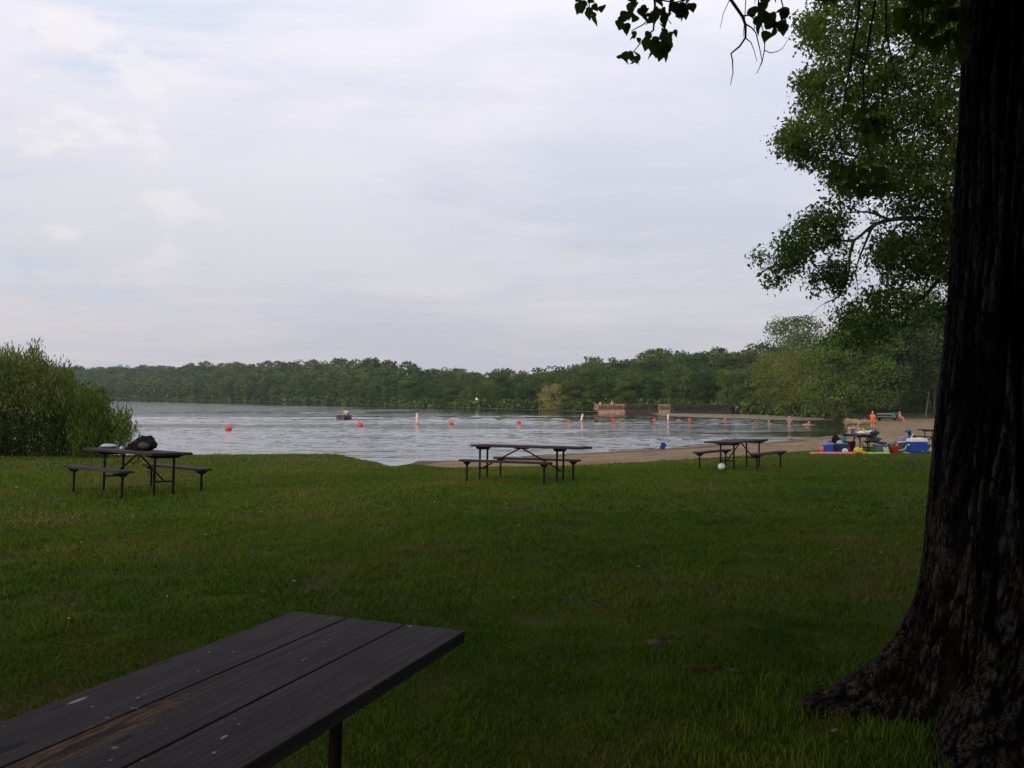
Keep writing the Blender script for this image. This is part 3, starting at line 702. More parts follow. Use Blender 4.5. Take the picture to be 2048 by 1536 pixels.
P3 = [(1622, 545), (1660, 525), (1690, 530), (1700, 560), (1690, 590), (1655, 618), (1635, 600)]
P4 = [(1750, 490), (1800, 455), (1960, 440), (1960, 620), (1900, 560), (1850, 565), (1790, 560), (1745, 535)]
P5 = [(1655, 640), (1690, 605), (1740, 585), (1780, 560), (1830, 600), (1850, 585), (1890, 600), (1950, 590), (1950, 690), (1850, 640), (1800, 655), (1760, 690), (1650, 685)]
ash_fill(P1, 1950, 20.5, 25.0, 32, 0.17, 0.105)
ash_fill(P1b, 40, 21, 23); ash_fill(P1c, 35, 21, 23); ash_fill(P1d, 28, 21, 23)
ash_fill([(1640, 440), (1700, 415), (1780, 420), (1790, 470), (1740, 500), (1700, 520), (1660, 520)], 70, 21, 23, 20, 0.16); ash_fill([(1800, 400), (1960, 400), (1960, 470), (1830, 455)], 110, 21, 23.5)
ash_fill(P2, 300, 20.6, 22.2, 24, 0.14); ash_fill(P3, 95, 20.8, 22.0, 24, 0.13)
ash_fill(P4, 480, 21, 24); ash_fill(P5, 340, 21, 24, 24, 0.15)
ash_fill([(1640, -20), (1960, -20), (1960, -420), (1850, -560), (1700, -300)], 700, 20.5, 25.5, 22, 0.2, 0.12)
ash_fill([(1960, 620), (1960, -420), (2100, -560), (2300, -250), (2380, 150), (2280, 520), (2120, 600)], 1700, 19.5, 25.5, 20, 0.2, 0.13)
V = np.concatenate([f[0] for f in ash_l]); T = np.concatenate([f[1] for f in ash_l])
np_mesh('foliage', V, np.arange(len(V)), 4, M_ASH, ash, False, {'tint': ('POINT', np.clip(T, 0, 1))})

# ------------------------------------------------------------------ willows on the left bank
M_WIL = foliage_mat('willow_leaf', [(0.0, (0.022, 0.048, 0.006)), (0.5, (0.060, 0.105, 0.012)), (0.8, (0.105, 0.14, 0.03)), (1.0, (0.155, 0.18, 0.06))], 0.35)
M_STEM = mat('willow_stem', color=(0.075, 0.055, 0.035), rough=0.85, spec=0.1)
SLIM = np.array([(0, 0), (0.10, 0.45), (0.0, 1.0), (-0.10, 0.45)])
def willow(name, label, px, Y, stems, fills, r=0.016, sz=0.13):
    o = empty(name, G(px, Y)); tag(o, label, 'shrub', 'willow shrubs on the left bank'); b0 = np.array(o.location)
    m_ = MB()
    for (bx, tx, ty) in stems:
        y_ = Y+random.uniform(-0.9, 0.9); a = G(bx, y_, -0.05)-o.location; e = P(tx, ty, y_+random.uniform(-0.3, 0.3))-o.location
        mid = a.lerp(e, 0.5)+Vector((random.gauss(0, 0.08), random.gauss(0, 0.1), 0.12))
        m_.tube([a, a.lerp(mid, 0.5)+Vector((random.gauss(0, .03), 0, 0)), mid, e], [r, r*0.85, r*0.65, r*0.25], 5)
    m_.build('stems', M_STEM, o, True)
    out = []
    for poly, n, per, dn, tb in fills:
        c = poly_fill(poly, n, Y-1.5, Y+1.3); k = n*per; p = np.repeat(c, per, 0)+RNG.normal(0, 0.11, (k, 3))*np.array([1, 1, 1.3])
        tt = np.repeat(tb+0.45*pnoise(c[:, 0]*1.4, c[:, 1], c[:, 2]*1.4), per)
        V, F_, _, T = leaf_cloud(p-b0, RNG.uniform(sz*0.7, sz*1.3, k), dn, tt, SLIM*np.array([1.3, 1])); out.append((V, T))
    V = np.concatenate([f[0] for f in out]); T = np.concatenate([f[1] for f in out])
    np_mesh('foliage', V, np.arange(len(V)), 4, M_WIL, o, False, {'tint': ('POINT', np.clip(T, 0, 1))}); return o
st = [(random.uniform(-330, 175), 0, 0) for _ in range(150)]
st = [(a, a+random.gauss(0, 18), random.uniform(720, 790)) for a, _, _ in st]
st = [(a, b, c+max(0, b-110)*0.9) for a, b, c in st]
willow('willow_shrub', 'wide tall willow shrub with bare stems below, at the left end of the bank', 0, 28.3, st,
  [([(-400, 720), (-200, 705), (0, 715), (40, 716), (70, 705), (85, 725), (110, 742), (140, 750), (150, 780), (170, 805), (150, 815), (-400, 815)], 2800, 16, -0.9, 0.78),
   ([(60, 712), (68, 694), (76, 692), (80, 712)], 12, 12, -1.2, 0.75), ([(8, 720), (15, 704), (24, 706), (30, 720)], 14, 12, -1.2, 0.75), ([(120, 752), (135, 738), (144, 745), (146, 760)], 16, 12, -1.2, 0.7),
   ([(-400, 800), (165, 800), (180, 850), (-400, 850)], 900, 14, -0.8, 0.40),
   ([(-400, 838), (180, 838), (205, 925), (-400, 950)], 3000, 14, -1.0, 0.05)], 0.014)
st = [(random.uniform(165, 215), random.uniform(158, 222), random.uniform(795, 830)) for _ in range(26)]
willow('willow_shrub', 'rounded bright green willow shrub between the wide tall one and the small sapling', 190, 27.6, st,
  [([(150, 800), (165, 788), (205, 790), (215, 812), (226, 850), (222, 915), (150, 922), (140, 860)], 620, 16, -0.9, 0.45)])
st = [(random.uniform(232, 250), random.uniform(226, 262), random.uniform(830, 850)) for _ in range(12)]
willow('willow_sapling', 'small slender willow sapling nearest the open water behind the bagged table', 240, 27.4, st,
  [([(226, 838), (240, 822), (256, 832), (266, 860), (262, 885), (232, 898), (224, 870)], 120, 12, -0.9, 0.6)], 0.010)
# ------------------------------------------------------------------ the woods round the lake
TREE_STOPS = [(0.0, (0.015, 0.036, 0.013)), (0.30, (0.032, 0.070, 0.018)), (0.60, (0.066, 0.110, 0.024)), (0.85, (0.115, 0.150, 0.034)), (1.0, (0.175, 0.18, 0.055))]
M_WOOD = foliage_mat('woodland_leaf', TREE_STOPS, 0.0, rnd=0.42)
M_WOODS = foliage_mat('hillside_leaf', TREE_STOPS, 0.0)
def crown(seed, w, h, nleaf, size, lumps=34, base=0.18, droop=0.0, tb=0.5):
    """leaf faces over many uneven lumps: tree-shaped, origin at the foot"""
    rg = np.random.default_rng(seed); V = []; T = []
    per = max(8, nleaf//lumps)
    for i in range(lumps):
        u = rg.uniform(0, 1); a = rg.uniform(0, 2*np.pi)
        zc = base*h+(1-base)*h*(0.08+0.86*u)
        tt_ = (zc/h-base)/(1-base); prof = math.sqrt(max(0.02, 1-(max(0, tt_-0.42)/0.60)**2)) if tt_ > 0.42 else 0.78+0.22*tt_/0.42
        q = w/2*prof*rg.uniform(0.25, 0.88)
        rl = w*rg.uniform(0.15, 0.26)
        c = np.array([q*math.cos(a), q*math.sin(a), zc])
        d = rg.normal(0, 1, (per, 3)); d[:, 2] = np.abs(d[:, 2])*1.0-0.25; d /= np.linalg.norm(d, axis=1)[:, None]
        p = c+d*rl*np.array([1, 1, 0.78])*rg.uniform(0.75, 1.08, (per, 1))
        n = d+rg.normal(0, 0.45, (per, 3)); n /= np.linalg.norm(n, axis=1)[:, None]
        t1 = np.cross(n, rg.normal(0, 1, (per, 3))); t1 /= np.linalg.norm(t1, axis=1)[:, None]; t2 = np.cross(n, t1)
        s = size*rg.uniform(0.6, 1.35, (per, 1))
        if droop: t1 = t1*0.5; t2 = t2+np.array([0, 0, -droop])
        V.append(np.stack([p-t1*s*0.5, p+t2*s*0.45, p+t1*s*0.5, p-t2*s*0.55], 1).reshape(-1, 3))
        T.append(np.repeat(tb+rg.normal(0, 0.17)+rg.normal(0, 0.10, per), 4))
    return np.concatenate(V), np.clip(np.concatenate(T), 0, 1)
def tree_things(seed, w, h, nleaf, size, name, trunk_r=0.14, **kw):
    o = empty(name); V, T = crown(seed, w, h, nleaf, size, **kw)
    np_mesh('crown', V, np.arange(len(V)), 4, M_WOOD, o, False, {'tint': ('POINT', T)})
    m_ = MB(); m_.tube([(0, 0, -0.3), (0.05, 0, h*0.3), (-0.05, 0.05, h*0.75)], [trunk_r, trunk_r*0.75, trunk_r*0.2], 7)
    for k in range(5):
        a = k*1.3+seed; z0 = h*(0.25+0.09*k); m_.tube([(0, 0, z0), (w*0.17*math.cos(a), w*0.17*math.sin(a), z0+h*0.1), (w*0.3*math.cos(a), w*0.3*math.sin(a), z0+h*0.2)], [trunk_r*0.5, trunk_r*0.3, trunk_r*0.1], 5)
    m_.build('trunk', M_BARK2, o, True); return o
vis_near = [tree_things(100+i, random.uniform(5.2, 7.0), random.uniform(8.2, 10.5), 5200, 0.26, 'broadleaf_tree', lumps=46, base=0.10) for i in range(5)]
vis_far = [tree_things(200+i, random.uniform(5.4, 7.2), random.uniform(8.0, 10.0), 1500, 0.46, 'broadleaf_tree', lumps=30, base=0.08) for i in range(5)]
kn = [kid_map(o) for o in vis_near]; kf = [kid_map(o) for o in vis_far]
spots = []
px = -560.0
rows = [1.5, 6, 12, 19, 28, 40, 54, 70, 86, 100, 114, 130, 146, 162]
for ri, dr in enumerate(rows):
    px = -700.0
    while px < 2500:
        rs = float(np.interp(px, SH_PX, SH_R)); bk = float(np.interp(px, [0, 500, 1200, 1600, 4000], [170, 150, 110, 110, 110]))
        if dr > bk+6: px += 30; continue
        Y = rs+dr+random.uniform(-0.3, 0.3)*(3+dr*0.12); sp = (3.7 if dr < 30 else 4.0)
        step = sp*F/Y*random.uniform(0.72, 1.25)
        x = (px-1024)/F*Y
        if px > 1655 and Y < 112: px += step; continue
        if 0 <= 1: spots.append((px, x, Y, ri, dr))
        px += step
spots = [s for s in spots if s[2] < 700]
vis = [s for s in spots if -60 < s[0] < 1960]
vis.sort(key=lambda s: (s[2] if s[3] <= 3 else s[2]+90+s[3]*12))
single = vis[:252]; keyset = set((s[1], s[2]) for s in single)
mass = [s for s in spots if (s[1], s[2]) not in keyset]
used = set()
def put_tree(src, km, loc, rz, sc, label, group, name=None):
    if src.name not in used: o = src; used.add(src.name)
    else: o = copy_tree(src, None, km)
    o.location = loc; o.rotation_euler = (0, 0, rz); o.scale = sc; tag(o, label, 'tree', group); return o
gl = [('broadleaf tree along the far left shore, one of many much alike', 'trees along the far left shore'),
      ('broadleaf tree on the middle of the far shore, one of many much alike', 'trees along the middle of the far shore'),
      ('broadleaf tree behind the fishing pier, one of many much alike', 'trees behind the fishing pier')]
for s in single:
    px, x, Y, ri, dr = s; z = gz(x, Y); near = Y < 215
    k = random.randrange(5); src, km = (vis_near[k], kn[k]) if near else (vis_far[k], kf[k])
    g = 0 if px < 560 else (1 if px < 1170 else 2)
    hs = (random.uniform(0.45, 0.72) if dr < 12 else random.uniform(0.58, 0.84))*float(np.interp(Y, [160, 400], [1.0, 1.25]))*float(np.interp(px, [750, 880, 1080, 1180], [1, 0.88, 0.88, 1]))
    ws = hs*random.uniform(0.9, 1.2)
    put_tree(src, km, (x, Y, z-0.2), random.uniform(0, 6.28), (ws, ws, hs), gl[g][0], gl[g][1])
# anything left unused must not lie about at the origin
for o in vis_near+vis_far:
    if o.name not in used:
        for c in children(o): bpy.data.objects.remove(c)
        bpy.data.objects.remove(o)
# the wooded hills behind read as one mass of leaves
V = []; T = []
protos = [crown(300+i, 6.4, 9.4, 620, 0.62, lumps=26, base=0.1) for i in range(6)]
for (px, x, Y, ri, dr) in mass:
    v, t_ = protos[random.randrange(6)]; a = random.uniform(0, 6.28); s = random.uniform(0.55, 0.85)*float(np.interp(Y, [160, 400], [1.0, 1.2]))*float(np.interp(px, [750, 880, 1080, 1180], [1, 0.85, 0.85, 1])); sw = s*random.uniform(0.95, 1.3)
    ca, sa = math.cos(a)*sw, math.sin(a)*sw
    w = np.stack([v[:, 0]*ca-v[:, 1]*sa+x, v[:, 0]*sa+v[:, 1]*ca+Y, v[:, 2]*s+gz(x, Y)-0.2], -1)
    V.append(w); T.append(np.clip(t_+random.uniform(-0.28, 0.28), 0, 1))
V = np.concatenate(V); T = np.concatenate(T)
o = np_mesh('wooded_hillside', V, np.arange(len(V)), 4, M_WOODS, None, False, {'tint': ('POINT', T)}); tag(o, kind='stuff')
print('woods', len(spots), len(single), len(mass), len(V)//4)

# distinct trees
def special(name, label, px, Y, w, h, nleaf, size, stops, base=0.05, lumps=50, droop=0, tb=0.5, tr=0.16, group=None, zoff=-0.15):
    m_ = foliage_mat(name+'_leaf', stops, 0.0)
    o = empty(name, G(px, Y, zoff)); V, T = crown(int(px), w, h, nleaf, size, lumps=lumps, base=base, droop=droop, tb=tb)
    np_mesh('crown', V, np.arange(len(V)), 4, m_, o, False, {'tint': ('POINT', T)})
    mm = MB(); mm.tube([(0, 0, -0.2), (0.1, 0, h*0.3), (0.0, 0.05, h*0.8)], [tr, tr*0.8, tr*0.2], 8)
    for k in range(6):
        a = k*1.1+px; z0 = h*(0.2+0.08*k); mm.tube([(0, 0, z0), (w*0.15*math.cos(a), w*0.15*math.sin(a), z0+h*0.09), (w*0.3*math.cos(a), w*0.3*math.sin(a), z0+h*0.2)], [tr*0.5, tr*0.3, tr*0.1], 5)
    mm.build('trunk', M_BARK2, o, True); tag(o, label, 'tree', group); return o
GREY = [(0, (0.08, 0.095, 0.03)), (0.5, (0.20, 0.21, 0.07)), (1, (0.30, 0.30, 0.11))]
OLIVE = [(0, (0.044, 0.066, 0.014)), (0.5, (0.115, 0.145, 0.028)), (1, (0.18, 0.20, 0.045))]
DARK = [(0, (0.012, 0.028, 0.010)), (0.5, (0.026, 0.052, 0.014)), (1, (0.055, 0.085, 0.02))]
MIDG = [(0, (0.026, 0.056, 0.014)), (0.5, (0.064, 0.116, 0.022)), (1, (0.12, 0.165, 0.034))]
special('willow_tree', 'pale olive round-topped willow standing alone on the far shore left of the fishing pier', 1106, 147, 5.0, 4.4, 3400, 0.20, GREY, 0.0, 44)
special('willow_tree', 'broad yellowish willow hanging over the water at the right end of the lily pads', 1606, 108, 7.8, 8.6, 9000, 0.20, OLIVE, 0.0, 90, 0.5)
special('willow_tree', 'soft olive willow left of the broad yellowish one, with a domed top', 1540, 119, 7.0, 8.0, 7000, 0.20, OLIVE, 0.0, 70, 0.4)
special('tall_tree', 'tallest tree on the far skyline, with a wide open crown left of the drooping branches', 1588, 190, 12.5, 13.2, 5200, 0.34, MIDG, 0.45, 60)
R_G = 'trees along the back of the beach'
special('broadleaf_tree', 'dark green tree at the waterline left of the orange-clad person', 1668, 93, 6.2, 9.6, 11000, 0.18, MIDG, 0.0, 90, group=R_G)
special('broadleaf_tree', 'tall mid-green tree rising right behind the orange-clad person', 1735, 95, 8.0, 12.0, 15000, 0.19, MIDG, 0.03, 110, group=R_G)
special('broadleaf_tree', 'very dark tree behind the seated person on the far side of the beach', 1800, 98, 7.6, 10.5, 13000, 0.19, DARK, 0.16, 100, group=R_G)
special('broadleaf_tree', 'dark tree at the right end of the beach beside the furrowed trunk', 1868, 96, 8.0, 12.5, 13000, 0.19, DARK, 0.16, 100, group=R_G)
special('broadleaf_tree', 'brownish olive tree high behind the beach, against the furrowed trunk', 1850, 112, 9.5, 16.5, 11000, 0.22, OLIVE, 0.2, 90, group=R_G)
special('broadleaf_tree', 'light green tree behind the tall mid-green one, reaching up to the drooping branches', 1715, 116, 8.5, 12.6, 9000, 0.22, MIDG, 0.1, 80, tb=0.7, group=R_G)
for i, px in enumerate((1960, 2060, 2170, 2300)):
    special('broadleaf_tree', None, px, 96+3*(i % 2), 8.5, 12.0+i, 4000, 0.3, DARK, 0.1, 60)
    bpy.context.view_layer.objects  # out of frame on the right, seen only from a step aside
    o = COL.objects[-1]
outs = [o for o in COL.objects if o.name.startswith('broadleaf_tree') and 'label' not in o]
for o in outs: tag(o, 'dark tree beyond the right edge of the beach, out past the furrowed trunk', 'tree', 'trees beyond the right edge')
# pale slanting trunk in the gap of the dark trees
mm = MB(); mm.tube([(0, 0, -0.1), (0.1, 0, 1.0), (0.30, 0.1, 2.0), (0.42, 0.1, 2.8)], [0.09, 0.08, 0.065, 0.04], 8)
bb = empty('bare_trunk', G(1851, 92)); mm.build('trunk', mat('pale_bark', color=(0.07, 0.065, 0.045)), bb, True)
tag(bb, 'pale slanting young tree trunk in the dark gap behind the beach', 'tree trunk')
# shore thickets and reeds at the far water line
rg = np.random.default_rng(5); V = []; T = []
for _ in range(2300):
    px = rg.uniform(-200, 1660); rs = float(np.interp(px, SH_PX, SH_R)); Y = rs+rg.uniform(-0.3, 2.5); x = (px-1024)/F*Y
    n = 26; hh = rg.uniform(0.5, 1.7); c = np.array([x, Y, max(gz(x, Y), ZW)]); p = c+rg.normal(0, 1, (n, 3))*np.array([0.9, 0.6, 0]) + np.array([0, 0, 1])*rg.uniform(0, hh, (n, 1))
    t1 = rg.normal(0, 1, (n, 3)); t1 /= np.linalg.norm(t1, axis=1)[:, None]; t2 = np.cross(t1, rg.normal(0, 1, (n, 3))); t2 /= np.linalg.norm(t2, axis=1)[:, None]
    s = 0.0012*Y+0.12
    V.append(np.stack([p-t1*s, p+t2*s, p+t1*s, p-t2*s], 1).reshape(-1, 3)); T.append(np.full(4*n, np.clip(rg.normal(0.45, 0.2), 0, 1)))
V = np.concatenate(V); T = np.concatenate(T)
tag(np_mesh('shore_thicket', V, np.arange(len(V)), 4, M_WOODS, None, False, {'tint': ('POINT', T)}), kind='stuff')
# lily pads: a raft right of the pier and a narrow band all along the far shore
def pads():
    lp = [XY(1325, 2.9*F/46.5), XY(1400, 2.9*F/49), XY(1480, 2.9*F/51.5), XY(1560, 2.9*F/54.5), XY(1640, 2.9*F/56), XY(1668, 2.9*F/55), XY(1648, 103), XY(1560, 113.5), XY(1490, 121), XY(1400, 127), XY(1345, 130.5), XY(1300, 131)]
    lpa = np.array(lp); q = RNG.uniform(lpa.min(0), lpa.max(0), (80000, 2))
    sd = poly_sd(lp, q[:, 0], q[:, 1])+1.3*pnoise(q[:, 0]*0.35, q[:, 1]*0.35, 0)
    q = q[(sd < 0)]; n1 = 20000
    pxs = RNG.uniform(-100, 1345, n1); rs = np.interp(pxs, SH_PX, SH_R); Y = rs-RNG.uniform(0.0, 1.0, n1)*(2.0+rs*0.022); b2 = np.stack([(pxs-1024)/F*Y, Y], -1)
    q = np.concatenate([q, b2]); n = len(q); r = RNG.uniform(0.07, 0.16, n); r[-n1:] *= 1.6+Y/300
    a = np.linspace(0.25, 2*np.pi-0.25, 8); rot = RNG.uniform(0, 6.28, n)
    X = q[:, 0:1]+r[:, None]*np.cos(a[None]+rot[:, None]); Yv = q[:, 1:2]+r[:, None]*np.sin(a[None]+rot[:, None])
    tilt = RNG.normal(0, 0.05, (n, 1))
    Z = ZW+0.012+RNG.uniform(0, 0.03, (n, 1))+tilt*np.cos(a[None]+rot[:, None])*r[:, None]
    V = np.stack([X, Yv, np.broadcast_to(Z, X.shape)], -1).reshape(-1, 3)
    m_ = foliage_mat('lily_pad', [(0, (0.18, 0.18, 0.10)), (0.5, (0.34, 0.31, 0.20)), (1, (0.50, 0.44, 0.30))], 0)
    o = np_mesh('lily_pads', V, np.arange(len(V)), 8, m_, None, False, {'tint': ('POINT', np.repeat(np.clip(RNG.normal(0.5, 0.25, n), 0, 1), 8))}); tag(o, kind='stuff')
pads()
# ------------------------------------------------------------------ painted timber and steel of the picnic tables
def wood(name, marks=None):
    def f(t, b):
        tcn = N(t, 'ShaderNodeTexCoord'); o = tcn.outputs['Object']
        g = noise(t, mapping(t, o, (0.6, 14, 14)), 3.0, 6, 0.65, 0.3); w = noise(t, o, 5.0, 5, 0.6); sc = noise(t, mapping(t, o, (2.2, 30, 30)), 2.0, 4, 0.8)
        c = ramp(t, g, [(0.25, (0.018, 0.0145, 0.0145)), (0.5, (0.040, 0.034, 0.0345)), (0.75, (0.070, 0.061, 0.061))])
        c = mixc(t, maprange(t, w, 0.45, 0.7, 0, 0.6), c, (0.026, 0.022, 0.022))
        c = mixc(t, maprange(t, sc, 0.62, 0.70, 0, 0.85), c, (0.008, 0.007, 0.006))
        sp = noise(t, o, 26, 2, 0.5); c = mixc(t, maprange(t, sp, 0.735, 0.75, 0, 0.6), c, (0.30, 0.29, 0.27))
        if marks: c = marks(t, o, c)
        L(t, c, b.inputs['Base Color']); b.inputs['Roughness'].default_value = 0.75; b.inputs['Specular IOR Level'].default_value = 0.10
        bp = N(t, 'ShaderNodeBump'); bp.inputs['Distance'].default_value = 0.004; bp.inputs['Strength'].default_value = 0.7
        L(t, math_n(t, 'ADD', g, math_n(t, 'MULTIPLY', noise(t, o, 120, 3, 0.6), 0.35)), bp.inputs['Height']); L(t, bp.outputs[0], b.inputs['Normal'])
    return mat(name, f)
M_WOODB = wood('weathered_brown_board')
M_STEEL = mat('dark_steel', color=(0.008, 0.007, 0.0075), rough=0.6, spec=0.12, var=0.3, vscale=12)
TL, TW, TT = 2.44, 0.76, 0.045
def picnic_table(label, loc, rotz, h=0.74, wood_m=None, tilt=None, leg_drop=0.0, by=0.70, sides=(-1, 1), lx=0.88, ox=0.0):
    wm = wood_m or M_WOODB
    o = empty('picnic_table', loc); o.rotation_euler = (0, 0, rotz)
    if tilt: o.rotation_mode = 'QUATERNION'; o.rotation_quaternion = tilt
    tag(o, label, 'picnic table', 'steel-framed picnic tables on the lawn')
    m = MB(); bw = (TW-2*0.006)/3
    for k in (-1, 0, 1): m.box((0, k*(bw+0.006), h-TT/2), (TL-0.012*(k == 0), bw, TT))
    m.build('tabletop', wm, o, bevel=0.004)
    for sx in (-1, 1):
        m = MB(); x = sx*lx+ox
        m.prism([(-0.33, h-TT), (0.33, h-TT), (0.33, h-TT-0.02), (0.22, h-TT-0.06), (-0.22, h-TT-0.06), (-0.33, h-TT-0.02)], -0.025, 0.025)
        m.v = [(x+y, xx, z) for xx, y, z in m.v]; m.build('top_bracket', M_STEEL, o)
        for sy in (-1, 1):
            m = MB(); m.tube([(x, sy*0.175, -leg_drop-0.05), (x, sy*0.175, h-TT-0.055)], 0.022, 10); m.build('leg', M_STEEL, o, True)
        m = MB(); m.tube([(x, -0.175, 0.24), (x, 0.175, 0.24)], 0.016, 8); m.build('crossbar', M_STEEL, o, True)
        m = MB(); m.tube([(x, 0, 0.25), (ox+sx*0.06, 0, h-TT-0.035), (ox+sx*0.02, 0, h-TT-0.03)], 0.016, 8); m.build('brace', M_STEEL, o, True)
    m = MB(); m.box((ox, 0, h-TT-0.016), (0.30, 0.10, 0.03)); m.box((0, 0, h-TT-0.005), (0.06, TW-0.14, 0.010)); m.build('brace_plate', M_STEEL, o)
    for sy in sides:
        bh = 0.445; y = sy*by
        m = MB(); m.box((ox, y, bh-0.022), (1.98, 0.25, 0.044)); bn = m.build('bench', wm, o, bevel=0.004)
        for sx in (-1, 1):
            m = MB(); m.tube([(ox+sx*0.86, y, -leg_drop-0.05), (ox+sx*0.86, y, bh-0.07)], 0.021, 10); m.build('leg', M_STEEL, bn, True)
            m = MB(); m.prism([(-0.115, bh-0.044), (0.115, bh-0.044), (0.10, bh-0.062), (0.04, bh-0.105), (-0.04, bh-0.105), (-0.10, bh-0.062)], -0.02, 0.02)
            m.v = [(ox+sx*0.86+yy, y+xx, z) for xx, yy, z in m.v]
            m.prism([(ox+sx*0.86-0.10, bh-0.044), (ox+sx*0.86+0.10, bh-0.044), (ox+sx*0.86+0.02, bh-0.12), (ox+sx*0.86-0.02, bh-0.12)], y-0.015, y+0.015); m.build('seat_bracket', M_STEEL, bn)
    return o
# the near one: its plane and heading follow the photo's vanishing points
u_ax = Vector((2.976, -1.0, -0.068)).normalized(); v_ax = Vector((0.336, 1.0, -0.028)).normalized()
n_ax = u_ax.cross(v_ax).normalized(); y_ax = n_ax.cross(v_ax).normalized()
cA = P(590, 1222, 3.69)
cen = cA+u_ax*(TW/2)-v_ax*(TL/2)
M3 = Matrix((v_ax, y_ax, n_ax)).transposed()
T0H = 0.745
org = cen-n_ax*T0H
def loc0(px, py):
    """photo point on the near tabletop -> the table's own coordinates"""
    d = Vector(((px-1024)/F, 1, -(py-HOR)/F)); o0 = Vector((0, 0, H)); t_ = (cen-o0).dot(n_ax)/d.dot(n_ax); return M3.transposed() @ (o0+d*t_-org)
def near_marks(t, o, c):
    def spotd(px, py, sx, sy):
        q = loc0(px, py); n = N(t, 'ShaderNodeVectorMath', operation='DISTANCE')
        L(t, mapping(t, o, (1/sx, 1/sy, 1)), n.inputs[0]); n.inputs[1].default_value = (q.x/sx, q.y/sy, q.z); return n.outputs['Value']
    wob = noise(t, mapping(t, o, (6, 22, 6)), 2.0, 5, 0.7); fine_ = noise(t, mapping(t, o, (4, 34, 10)), 2.5, 6, 0.75, 0.5)
    d = math_n(t, 'ADD', spotd(205, 1466, 0.34, 0.060), math_n(t, 'MULTIPLY', math_n(t, 'SUBTRACT', wob, 0.5), 2.2))
    worn = ramp(t, fine_, [(0.36, (0.007, 0.005, 0.004)), (0.45, (0.060, 0.020, 0.006)), (0.54, (0.13, 0.075, 0.025)), (0.70, (0.19, 0.135, 0.06))])
    c = mixc(t, maprange(t, d, 1.05, 0.7, 0, 0.9), c, worn)
    d2 = math_n(t, 'ADD', spotd(190, 1478, 0.24, 0.026), math_n(t, 'MULTIPLY', math_n(t, 'SUBTRACT', fine_, 0.5), 3.0))
    c = mixc(t, maprange(t, d2, 1.0, 0.6, 0, 0.85), c, (0.010, 0.008, 0.007))
    for px, py, sx, sy in ((155, 1401, .035, .008), (438, 1279, .012, .007), (447, 1474, .016, .005), (820, 1252, .012, .005), (418, 1304, .004, .003), (276, 1395, .008, .003), (478, 1448, .006, .002), (428, 1505, .005, .004), (605, 1320, .006, .002), (466, 1303, .003, .003)):
        dd = math_n(t, 'ADD', spotd(px, py, sx, sy), math_n(t, 'MULTIPLY', math_n(t, 'SUBTRACT', noise(t, o, 90, 3, 0.7), 0.5), 1.6))
        c = mixc(t, maprange(t, dd, 1.1, 0.8, 0, 0.85), c, (0.42, 0.42, 0.40))
    for px, py, sx, sy in ((640, 1258, .03, .003), (652, 1280, .035, .006), (540, 1335, .09, .0035), (405, 1412, .06, .004), (600, 1345, .05, .003), (735, 1250, .10, .004), (690, 1262, .08, .003), (840, 1258, .12, .0025), (330, 1325, .04, .01), (115, 1415, .03, .01), (20, 1495, .05, .02), (250, 1478, .04, .012), (515, 1402, .01, .008), (618, 1418, .01, .008), (745, 1330, .02, .004)):
        dd = math_n(t, 'ADD', spotd(px, py, sx, sy), math_n(t, 'MULTIPLY', math_n(t, 'SUBTRACT', noise(t, o, 60, 3, 0.7), 0.5), 2.2))
        c = mixc(t, maprange(t, dd, 1.1, 0.7, 0, 0.8), c, (0.005, 0.004, 0.004))
    return c
near_t = picnic_table('large picnic table in the foreground with three worn dark boards and an orange-brown bare patch', org, 0, T0H, wood('worn_near_boards', near_marks), M3.to_quaternion(), 0.12, sides=(1,), lx=0.60)
def table_at(label, X, Y, th, sy=0.03, sx=0.0, **kw):
    g = Vector((X, Y, gz(X, Y))); n = Vector((sx, sy, 1)).normalized(); ax = Vector((math.cos(R(th)), math.sin(R(th)), 0)); ax = (ax-n*ax.dot(n)).normalized()
    return picnic_table(label, g, 0, tilt=Matrix((ax, n.cross(ax), n)).transposed().to_quaternion(), **kw), g
t1, g1 = table_at('picnic table by the willows with a black bag on its top', -6.737, 15.842, -39.2, 0.032, 0.023, by=0.727, ox=0.095)
t2, g2 = table_at('bare picnic table in the middle of the lawn before the open water', 0.381, 18.456, -25.2, 0.032, 0.014, by=0.79, ox=-0.216)
t3, g3 = table_at('bare picnic table at the sand edge with a white ball under it', 5.818, 22.95, 54.1, 0.016, 0, by=0.76, ox=0.24)
t4, g4 = table_at('picnic table crowded with food, dishes and bags in front of the beach', (1714-1024)/F*35.5, 35.5, -93, 0.02)
t5, g5 = table_at('empty picnic table half hidden by the furrowed trunk', (1876-1024)/F*42, 42, -88, 0.02)

